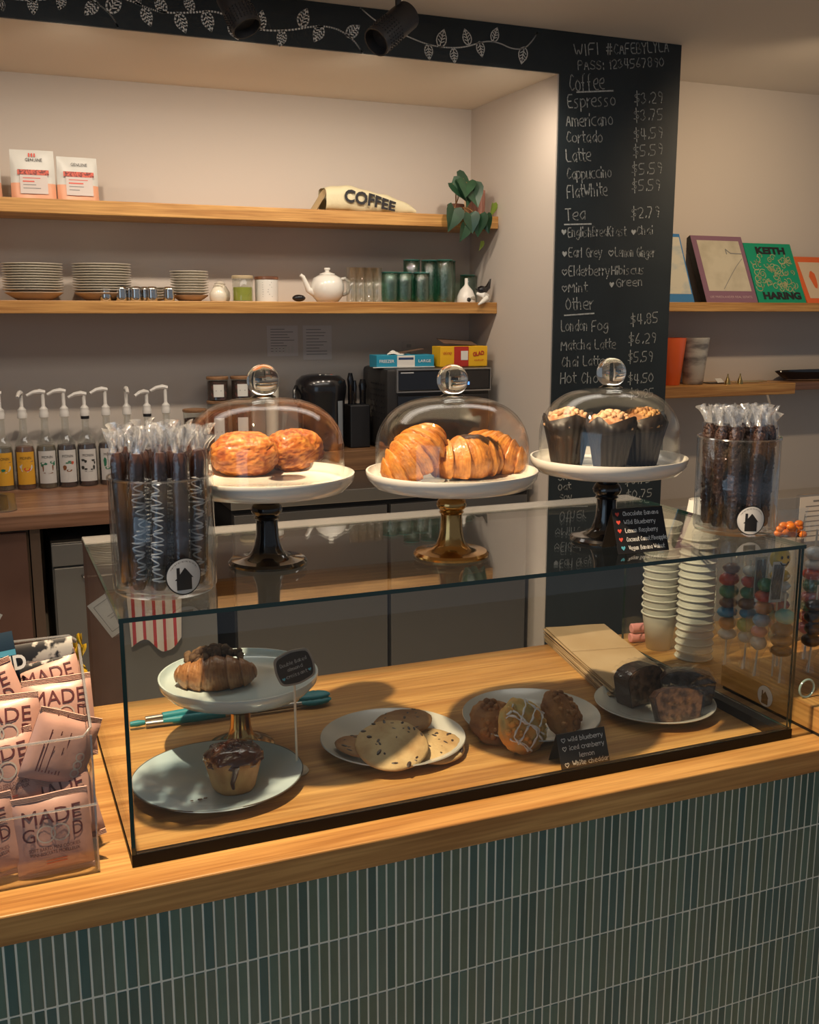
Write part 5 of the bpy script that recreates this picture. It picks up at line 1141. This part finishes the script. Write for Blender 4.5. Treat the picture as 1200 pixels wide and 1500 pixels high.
def p4(t, W, H):
    MB().poly([(-W * .42, H * .10), (W * .42, H * .10), (W * .42, H * .88), (-W * .42, H * .88)], -.0006).build('cover_panel', mat('cover_cream', (.62, .50, .36), .5), t, False)
    for k, x in enumerate((-.24, -.04, .18)):
        MB().poly([(W * x + .020 * cos(i * .7) * (1 + .3 * sin(i * 2)), H * .5 + .055 * sin(i * .7)) for i in range(9)], -.0012).build('printed_figure', mat('cover_orange', (.70, .14, .04), .45), t, False)
quadbook('orange book with cream panel at the right edge of the photo', ((1184, 437), (1262, 438), (1240, 380), (1170, 377)), 4.225, 4.365, .014, mat('cover_orange', (.70, .14, .04), .45), p4, mat('cover_orange', (.70, .14, .04), .45))
ZL = 1.4022
for px, m1, lb in ((981, mat('vase_orange', (.80, .13, .03), .3, coat=.3), 'bright orange tapered vase beside the chalkboard'), (1015, mat('vase_marble', (.52, .50, .45), .35, var=((.16, .15, .15), 6, 6, (1, 1, 3), .45, .62)), 'grey marbled tapered vase right of the orange one')):
    p = at_y(px, 560, 4.27); tag(MB().shell([(.046, 0), (.050, .004), (.072, .225), (.073, .232)], .004, 36).add([(.044 * cos(2 * pi * k / 36), .044 * sin(2 * pi * k / 36), .006) for k in range(36)], [tuple(range(36))]).build('tapered_vase', m1, loc=(p.x, 4.27, ZL)), lb, 'vase')
for px, lb in ((1066, 'left small brass bell on the short low shelf'), (1084, 'right small brass bell on the short low shelf')):
    p = at_y(px, 560, 4.20); tag(MB().lathe([(0, 0), (.016, 0), (.015, .006), (.010, .024), (.004, .040), (.003, .052), (0, .053)], 20).build('brass_bell', mat('brass', (.55, .40, .16), .25, metal=1), loc=(p.x, 4.20, ZL)), lb, 'bell')
p = at_y(1044, 558, 4.30); m = MB().box((-.05, -.035, 0), (.05, .035, .004)); tag(m.build('dark_card', BLACKM, None, False, loc=(p.x, 4.29, ZL)), 'flat dark card lying on the short low shelf', 'card')
m = MB().box((-.028, -.002, .0), (.028, .0, .030)); m.xf(RX(R(-50))); tag(m.build('price_card', PAPER, None, False, loc=(p.x + .01, 4.245, ZL + .005), rot=(0, 0, .3)), 'small white price card before the vases', 'card')
for k in range(3):
    p = at_y(1088 + k * 12, 556, 4.26); m = MB().tube([(-.06, .02, .004), (.08, -.02, .004)], .003, 6); tag(m.build('spoon_handle', mat('brass_pale', (.50, .42, .28), .3, metal=.8), loc=(p.x, 4.25 + k * .03, ZL)), 'thin pale metal stick right of the brass bells, %s' % ('nearest the shelf front', 'middle of the three', 'nearest the wall')[k], 'stick', 'metal sticks on the short shelf')
t = thing('serving_tray', 'wide black rimmed tray on the dark low shelf', 'tray', (4.22, 4.33, 1.4004)); MB().shell([(.10, 0), (.25, .010), (.30, .045), (.305, .048)], .006, 48, fr=lambda a, r, z: (r * 1.0, z)).xf(Matrix.Diagonal((1.1, .24, 1, 1))).build('rim', BLACKG, t)
m = MB().lathe([(0, .002), (.24, .004), (.24, .012), (0, .012)], 40).xf(Matrix.Diagonal((1.1, .24, 1, 1))); m.build('board', wood('tray_wood', (.22, .12, .06), (.36, .21, .11)), t)

# ================================================================== TRACK HEADS
def track_head(label, top, tip, r=.050, wire=None):
    t = thing('track_light', label, 'track light', tuple(top)); d = Vector(tip) - Vector(top); Ln = d.length; q = d.to_track_quat('Z', 'Y').to_matrix().to_4x4()
    m = MB().lathe([(0, 0), (r * .98, 0), (r, .004), (r, Ln * .55)], 32, fr=None); m.lathe([(r, Ln * .55), (r, Ln), (r * .9, Ln), (r * .85, Ln * .80), (0, Ln * .78)], 32); m.xf(q); m.build('housing', mat('track_black', (.018, .018, .020), .45), t, sharp=35)
    m = MB()
    for k in range(26):
        for j in range(6):
            a = 2 * pi * k / 26; m.sphere(((r + .0004) * cos(a), (r + .0004) * sin(a), Ln * (.52 + .07 * j)), .0032, 5, 4)
    m.xf(q); m.build('vent_dimples', BLACKM, t)['kind'] = 'stuff'
    MB().tube([tuple(d * .3), tuple(d * .3 + Vector((0, 0, .05))), (d.x * .3, d.y * .3, 2.866 - top[2])], .011, 8).build('stem', mat('track_black', (.018, .018, .020), .45), t)
track_head('black track light pointing down over the header, left one', at_y(337, -8, 3.55), at_y(362, 42, 3.50))
track_head('black track light tilted down-left at the top centre', at_y(597, 22, 3.55), at_y(551, 62, 3.50))
MB_ = MB().box((-1.5, 3.50, 2.842), (1.43, 3.54, 2.8665), .002); tag(MB_.build('light_track', mat('track_black', (.018, .018, .020), .45), smooth=False), 'black ceiling track carrying the lights', 'light track')

# ================================================================== LEFT: CLEAR BIN OF COOKIE PACKETS
ACR = glassy('bin_acrylic', (.955, .96, .965), f0=.06, bump=(10, .1)); ACE = glassy('bin_edge', (.75, .78, .80), .12, .25, haze=.15)
t = thing('acrylic_bin', 'clear acrylic bin of pink cookie packets at the left end of the counter', 'bin', (-.06, 1.53, ZC + .0004)); bx0, bx1, by0, by1 = -.26, .165, -.090, .075; hf, hb = .212, .312
m = MB()
def wall(q, th, ax):
    o_ = Vector(th); m.add([Vector(p) for p in q] + [Vector(p) + o_ for p in q], [(0, 1, 2, 3), (7, 6, 5, 4), (0, 4, 5, 1), (1, 5, 6, 2), (2, 6, 7, 3), (3, 7, 4, 0)])
wall([(bx0, by0, 0), (bx1, by0, 0), (bx1, by0, hf), (bx0, by0, hf)], (0, .003, 0), 1); m.build('front_panel', ACR, t, False); m = MB()
wall([(bx0, by1, 0), (bx1, by1, 0), (bx1, by1, hb), (bx0, by1, hb)], (0, -.003, 0), 1); m.build('back_panel', ACR, t, False)
for x, s in ((bx0, 1), (bx1, -1)): m = MB(); wall([(x, by0, 0), (x, by1, 0), (x, by1, hb), (x, by0, hf)], (s * .003, 0, 0), 0); m.build('side_panel', ACR, t, False)
m = MB().box((bx0, by0, 0), (bx1, by1, .004)); m.build('floor_panel', ACR, t, False)
MB().tube([(bx0, by0, hf), (bx1 - .012, by0, hf), (bx1, by0 + .012, hf + .007), (bx1, by1 - .012, hb - .007), (bx1 - .012, by1, hb), (bx0, by1, hb)], .0021, 6).build('rim', ACE, t)
MB().tube([(bx0, by0 - .001, .107), (bx1 + .001, by0 - .001, .107), (bx1 + .001, by0 + .05, .107)], .0016, 6).build('front_lip', ACE, t)
MB().tube([(bx1 - .001, by0 + .001, .004), (bx1 - .001, by0 + .001, hf)], .0017, 6).build('corner_edge', ACE, t)
PKT = mat('packet_pink', (.56, .33, .27), .42, coat=.2, bump=(22, .35)); PKB = mat('packet_seal', (.60, .38, .31), .5, bump=(12, .6, (1, 1, 60))); MAR = mat('packet_maroon', (.10, .018, .022), .6)
CIRC = mat('packet_circle', (.50, .45, .40), .5)
def packet(label, px, py, y, W, H, roll, tilt=-14, yaw=0, plain=False):
    p = at_y(px, py, y); t = thing('cookie_packet', label, 'cookie packet', tuple(p), rot=(RY(R(roll)) @ RZ(R(yaw)) @ RX(R(tilt))).to_euler(), group='cookie packets in the bin')
    def f(s):
        def g(u, v):
            e = (1 - abs(2 * u - 1) ** 2.6) * (1 - abs(2 * v - 1) ** 4); return ((u - .5) * W, s * (.0125 * max(e, 0) ** .6 + .0006 + .0012 * sin(u * 13 + v * 5 + px) * e), (v - .5) * H * .86)
        return g
    m = MB().grid(f(-1), 14, 14); m.grid(f(1), 14, 14); m.build('pouch', PKT, t, True, fix=False)
    for s in (-1, 1): m = MB().grid(lambda u, v: ((u - .5) * W * (1 + .0 * v), -.0006 - .0009 * (1 if int(v * 8) % 2 else -1) + .002 * sin(u * 7 + px), s * H * (.43 + .07 * v)), 12, 8); m.build('crimped_seal', PKB, t, False, fix=False)
    def warp(o):
        for v in o.data.vertices:
            u, w = v.co.x / W + .5, v.co.z / (H * .86) + .5; e = max(0, (1 - abs(2 * u - 1) ** 2.6) * (1 - abs(2 * w - 1) ** 4)) ** .6; v.co.y = -(.0125 * e + .0016 + .0012 * sin(u * 13 + w * 5 + px) * e)
    if plain:
        for k in range(8): o = MB().ribbon([(-W * .3 + k * W * .05, -H * .30), (-W * .3 + k * W * .05, H * (.05 + .2 * (k % 3)))], .0014, 0).build('fine_print', MAR, t, False, fix=False); warp(o)
        for k in range(3): o = MB(); o.ribbon([(W * .30 + .006 * cos(i * .7), H * (-.25 + k * .11) + .006 * sin(i * .7)) for i in range(10)], .002, 0); warp(o.build('round_mark', CIRC, t, False, fix=False))
        return t
    warp(text('MADE', .030, MAR, t, T((0, 0, H * .25)), 'packet_lettering', width=W * .76)); warp(text('G', .029, MAR, t, T((-W * .31, 0, H * .05)), 'packet_lettering', width=W * .16)); warp(text('D', .029, MAR, t, T((W * .32, 0, H * .05)), 'packet_lettering', width=W * .13))
    for x in (-.09, .09): o = MB().ribbon([(W * x + W * .115 * cos(i * .35), H * .05 + W * .115 * sin(i * .35)) for i in range(19)], .0022, 0).build('ring_mark', CIRC, t, False, fix=False); warp(o)
    warp(text('SOFT BAKED MINI COOKIES', .0075, MAR, t, T((0, 0, -H * .125)), 'packet_lettering', width=W * .66)); warp(text('MINI-BISCUITS MOELLEUX', .0075, MAR, t, T((0, 0, -H * .18)), 'packet_lettering', width=W * .64))
    for k in range(2): o = MB().ribbon([(-W * .12, -H * (.27 + k * .035)), (W * .14, -H * (.27 + k * .035))], .0016, 0).build('fine_print', REDB, t, False, fix=False); warp(o)
    return t
packet('front right pink cookie packet standing upright, its whole front visible', 78, 1221, 1.466, .106, .124, -2, -5)
packet('pink cookie packet at the bottom left, partly cut by the left edge', -28, 1232, 1.470, .106, .124, -8, -5)
packet('pink cookie packet peeking above the front right one, tilted', 92, 1182, 1.488, .096, .118, -12, -12)
packet('pink cookie packet turned to show its back with fine print and round marks', 88, 1098, 1.496, .094, .112, 24, -10, 8, True)
packet('pink cookie packet left of the one turned backwards, above the bottom left one', 3, 1135, 1.498, .104, .120, -8, -14)
packet('pink cookie packet with straight top seal, left side second row', 3, 1080, 1.520, .106, .122, 1, -16)
packet('wide pink cookie packet with shaded upper seal, right side behind', 88, 1052, 1.535, .098, .124, -1, -18)
packet('pink cookie packet at far left with slanting top seal', -14, 1036, 1.550, .100, .120, -18, -18)
packet('topmost pink cookie packet at the back right, slanting', 78, 1018, 1.565, .094, .120, -11, -20)
def bar(label, px, py, y, W, H, m1, roll, fn=None):
    p = at_y(px, py, y); t = thing('snack_bar', label, 'snack bar', tuple(p), rot=(RY(R(roll)) @ RX(R(-8))).to_euler())
    m = MB().grid(lambda u, v: ((u - .5) * W, -.006 * (1 - abs(2 * v - 1) ** 3), (v - .5) * H), 10, 8); m.grid(lambda u, v: ((u - .5) * W, .006 * (1 - abs(2 * v - 1) ** 3), (v - .5) * H), 10, 8); m.build('wrapper', m1, t, True, fix=False)
    if fn: fn(t, W, H)
BW = mat('bar_speckled', (.025, .025, .028), .3, coat=.3, var=((.52, .50, .46), 42, 3, (1, 1, 1), .50, .56)); BN = mat('bar_navy', (.015, .035, .06), .35, coat=.2)
def kd(t, W, H):
    MB().poly([(W * -.1, H * .05), (W * .5, H * .05), (W * .5, H * .16), (W * -.1, H * .16)], -.0075).build('blue_stripe', mat('stripe_blue', (.10, .42, .60), .5), t, False)
    text('KIND', .030, WHITEINK, t, T((W * .20, -.0075, -H * .12)), 'wrapper_lettering', width=.060, bold=.001)
bar('dark speckled snack bar lying across the back of the bin', 62, 958, 1.588, .090, .040, BW, -3); bar('second dark speckled snack bar below the first at the back of the bin', 58, 985, 1.580, .095, .036, BW, -6)
bar('navy snack bar with white capitals at the left edge of the photo', -8, 968, 1.575, .062, .078, BN, -6, kd)
YEL = mat('wrapper_yellow', (.80, .50, .02), .3, coat=.3)
p = at_y(112, 968, 1.590); m = MB().grid(lambda u, v: ((u - .5) * .020 * (1 + .5 * (2 * v - 1) ** 2) + .003 * sin(v * 9), -.003 * sin(u * 9 + v * 7), (v - .5) * .052), 8, 10); m.grid(lambda u, v: ((u - .5) * .012 - .010 + .006 * v, -.003 * sin(u * 9 + v * 7) - .002, (v) * .022 + .008), 6, 6); m.grid(lambda u, v: ((u - .5) * .008 + .006 , -.003 * sin(u * 9 + v * 7) - .002, (v) * .022 + .022), 6, 6)
tag(m.build('sweet_wrapper', YEL, None, True, loc=tuple(p), fix=False), 'crumpled yellow sweet wrapper in the back right corner of the bin', 'wrapper')
p = at_y(120, 1000, 1.585); tag(MB().sphere((0, 0, 0), .014, 12, 8, sc=(.8, .5, 1.1)).build('blue_sweet', mat('wrapper_blue', (.02, .08, .28), .3), loc=tuple(p)), 'dark blue sweet below the yellow wrapper in the bin', 'sweet')
# hanging paper tag by the left pane
t = thing('paper_tag', 'grey paper notice tilted on the brown cabinet door, mirrored in the left pane', 'notice', (-.088, 3.9305, .625))
TGP = mat('tag_grey', (.50, .52, .52), .6); Mt = RY(R(32)); m = MB().box((-.055, -.0008, -.080), (.055, .0, .080)); m.xf(Mt); m.build('sheet', TGP, t, False)
m = MB()
for a_, b_2 in (((-.04, -.06), (.04, -.06)), ((.04, -.06), (.04, .06)), ((.04, .06), (-.04, .06)), ((-.04, .06), (-.04, -.06)), ((-.02, 0), (.02, 0)), ((-.02, -.012), (.015, -.012))): m.ribbon([a_, b_2], .003, -.0014)
m.xf(Mt); m.build('tag_print', mat('grey_ink', (.22, .22, .22), .7), t, False, fix=False)['kind'] = 'stuff'

# ================================================================== RIGHT: CANDY TRAY
t = thing('wooden_candy_stand', 'low oak stand with a house sticker carrying the candy skewers, right of the case', 'stand', (1.70, 1.50, ZC + .0005))
MB().box((-.262, -.42, .0), (.40, .200, .006), .0).build('foot', BLACKM, t, False); MB().box((-.265, -.43, .0065), (.41, .205, .054), .002).build('block', OAK_Y, t, False)
q = at_x(1121, 1023, 1.4345); m = MB(); disc(m, 0, 0, .0225, -.0004, 1); disc(m, 0, 0, .0218, -.0007, 0); house(m, .021, -.0010, 1); m.xf(RZ(-pi / 2)); m.xf(T((1.4345 - 1.70, q.y - 1.50, .030)))
o = m.build('sticker', [STICKERW, STICKERB], t, False, fix=False); o['label'] = 'round white sticker with a black house'
CND = {k: mat('candy_' + k, c_, .35, coat=.3, sss=.0, bump=(120, .4)) for k, c_ in dict(red=(.62, .06, .04), green=(.02, .22, .10), brown=(.16, .06, .03), blue=(.02, .30, .55), orange=(.70, .25, .07), white=(.66, .66, .62), yellow=(.72, .50, .06), pink=(.70, .22, .24), teal=(.08, .42, .42), lime=(.30, .42, .10), choc=(.025, .012, .010)).items()}
BAG = glassy('candy_bag', (.96, .97, .97), .08, .06, bump=(40, 1.0), haze=.012)
ZT2 = ZC + .0546
def skewer(label, px, py, cols, h=.26, r=.020, lab=False, lean=0.0, yy=None):
    p = at_z(px, py, ZT2); t = thing('candy_skewer', label, 'candy skewer', (p.x, p.y, ZT2), rot=(0, R(lean), 0)); rnd = random.Random(px)
    MB().tube([(0, 0, .0), (0, 0, h - .03)], .0022, 6).build('stick', CREAM, t); z = .058
    for k, cn in enumerate(cols):
        hh = rnd.uniform(.022, .032); sx_ = rnd.uniform(.85, 1.15); m = MB().sphere((rnd.uniform(-.003, .003), 0, z + hh / 2), r, 20, 12, sc=(sx_, .9, hh / 2 / r * 1.05), fn=lambda v: 1 + .06 * noise.noise(v * 2 + Vector((px, k, 0)))); m.build('candy', CND[cn], t); z += hh * .92
    def f(u, v):
        a = 2 * pi * u; rr = (.004 + .024 * min(1, max(0, (v - .12) * 4)) ** .7 + .003 * v) * (1 + .07 * sin(a * 7 + v * 9 + px)) + (.010 * (1 - v / .12) if v < .12 else 0); return (rr * cos(a), rr * sin(a) * .85, .002 + v * h)
    m = MB().grid(f, 30, 22, wrapu=True); m.build('cellophane_bag', BAG, t, True, fix=False)
    if lab:
        m = MB().box((-.016, -.032, h * .62), (.016, -.0312, h * .62 + .085)); m.build('barcode_label', mat('label_greyish', (.50, .54, .56), .5), t, False); m = MB()
        for k in range(8): m.box((-.012 + k * .0032, -.0328, h * .62 + .006), (-.0108 + k * .0032, -.0322, h * .62 + .079))
        m.build('bar_lines', INK, t, False)['kind'] = 'stuff'
    return t
skewer('candy skewer with red top, green ring and blue candy, leftmost beside the cups', 1062, 973, ['white', 'orange', 'blue', 'brown', 'green', 'red', 'brown'], .27, .021)
skewer('candy skewer with pale label, red top and yellow-green candy, second from the left', 1090, 979, ['white', 'lime', 'blue', 'brown', 'green', 'red', 'white'], .27, .019, True)
skewer('candy skewer with white base, pink candy and grey barcode label, in front of the others', 1105, 990, ['white', 'pink', 'blue', 'orange', 'red', 'green'], .27, .019, True, 4)
skewer('candy skewer topped with a yellow ball behind the right pane', 1138, 975, ['teal', 'pink', 'green', 'red', 'white', 'white', 'yellow'], .30, .021, False, -2)
skewer('dark chocolate pop with white sprinkles and turquoise bow behind the right pane', 1142, 1000, ['choc', 'choc', 'choc', 'teal'], .22, .024, False, 0)
skewer('dark chocolate pop right of the case corner', 1184, 985, ['choc', 'choc', 'choc', 'choc'], .22, .022, False, 3)
skewer('candy skewer with white snowman-like top and red candy at the right edge', 1178, 965, ['pink', 'red', 'green', 'pink', 'green', 'red', 'white', 'white'], .32, .022, False, 2)
skewer('candy skewer cut by the right edge of the photo', 1212, 978, ['blue', 'red', 'white', 'green', 'pink', 'orange'], .28, .021)
# smiley face on the yellow ball, orange jelly bag, paper in holder, glass ring
p = at_y(1143, 818, 1.60); t = thing('smiley_candy', 'round yellow smiling candy seen through the right pane', 'candy', tuple(p))
MB().sphere((0, 0, 0), .024, 24, 14, sc=(1, .6, 1)).build('face', CND['yellow'], t)
for x in (-.008, .008): MB().sphere((x, -.0145, .005), .0028, 8, 6, sc=(1, .4, 1.3)).build('eye', BLACKM, t)
MB().tube([(-.011, -.0135, -.005), (-.005, -.0145, -.011), (.005, -.0145, -.011), (.011, -.0135, -.005)], .0011, 6).build('mouth', BLACKM, t)
MB().tube([(0, 0, -.02), (0, 0, ZT2 - p.z + .001)], .002, 6).build('stick', CREAM, t)
t = thing('jelly_bag', 'clear bag of orange jellies standing behind the candy skewers', 'candy bag', (2.03, 1.92, ZC + .0005)); q = at_y(1160, 775, 1.92)
t.location = (q.x, 1.92, ZC + .0005); h_ = q.z - ZC
rnd = random.Random(3)
for k in range(16): m = MB().sphere((rnd.uniform(-.034, .034), rnd.uniform(-.012, .012), h_ + rnd.uniform(-.018, .014)), .011, 10, 7, sc=(1.2, .8, .8)); m.build('jelly', mat('jelly_orange', (.80, .22, .02), .3, coat=.4), t)
m = MB().grid(lambda u, v: ((.045 + .004 * sin(v * 20)) * cos(2 * pi * u), .022 * sin(2 * pi * u) * (1 - v * .7), v * (h_ + .05)), 26, 12, wrapu=True); m.build('clear_bag', BAG, t, True, fix=False)
m = MB().lathe([(0, 0), (.030, 0), (.030, h_ - .02), (0, h_ - .02)], 16); m.build('paper_filler', mat('filler_grey', (.30, .27, .24), .8), t)
q = at_y(1190, 760, 2.05); t = thing('sign_holder', 'clear acrylic holder with a printed sheet at the right edge', 'sign holder', (q.x, 2.05, ZC + .0005), 0); h0, h1 = at_y(1190, 792, 2.05).z - ZC, at_y(1190, 727, 2.05).z - ZC
m = MB().box((-.055, -.004, 0), (.085, .004, h1 + .006)); m.build('acrylic_slab', ACR, t, False)
m = MB().box((-.050, -.0052, h0), (.080, -.0046, h1)); m.build('printed_sheet', PAPER, t, False)
for k in range(8): MB().ribbon([(-.03 if k else -.005, h1 - .012 - k * (h1 - h0) / 9), (.06, h1 - .012 - k * (h1 - h0) / 9)], .002 if k else .004, -.0058).build('print_line', mat('grey_ink', (.22, .22, .22), .7), t, False, fix=False)
p = at_z(1181, 1022, ZT2); tag(MB().tube([(.018 * cos(2 * pi * k / 32), 0, .0195 + .018 * sin(2 * pi * k / 32)) for k in range(33)], .0022, 8, cap=False).build('glass_ring', mat('ring_aqua', (.35, .50, .47), .1, coat=.5), loc=(p.x, p.y, ZT2)), 'small upright aqua ring on the oak candy stand', 'ring')

# ---- sub-parts: prints and fittings belong to the part that carries them
par = {'label_lettering': 'label', 'label_picture': 'label', 'cover_lettering': 'front_cover', 'cover_photo': 'front_cover', 'cover_swirl': 'front_cover', 'cover_panel': 'front_cover', 'printed_figure': 'front_cover', 'drawn_line': 'front_cover',
       'drawn_shape': 'front_cover', 'card_writing': 'front_leaf', 'heart_mark': 'front_leaf', 'packet_lettering': 'pouch', 'ring_mark': 'pouch', 'fine_print': 'pouch', 'round_mark': 'pouch', 'pouch_lettering': 'pouch', 'red_band': 'pouch', 'logo_bar': 'pouch',
       'handle': 'door', 'display': 'control_panel', 'panel_lettering': 'control_panel', 'panel_trim': 'control_panel', 'box_lettering': 'carton', 'front_label': 'carton', 'label_bar': 'carton', 'red_panel': 'carton', 'white_label': 'carton', 'plaque_writing': 'plaque_board',
       'plaque_heart': 'plaque_board', 'label_print': 'paper_label', 'print_line': 'printed_sheet', 'text_lines': 'sheet', 'picture_row': 'sheet', 'tag_print': 'sheet', 'wrapper_lettering': 'wrapper', 'blue_stripe': 'wrapper', 'bar_lines': 'barcode_label',
       'sack_lettering': 'sack_body', 'button': 'control_lid', 'glaze_drip': 'glaze', 'drizzle': 'stick', 'socket': 'cover_plate'}
sib = {}
for q in COL.objects:
    if q.parent: sib.setdefault(q.parent.name, []).append(q)
for pn, ch in sib.items():
    bases = {}
    for q in ch: bases.setdefault(q.name.split('.')[0], q)
    for q in ch:
        tgt = bases.get(par.get(q.name.split('.')[0], ''))
        if tgt is not None and tgt is not q and q.parent.parent is None: q.parent = tgt
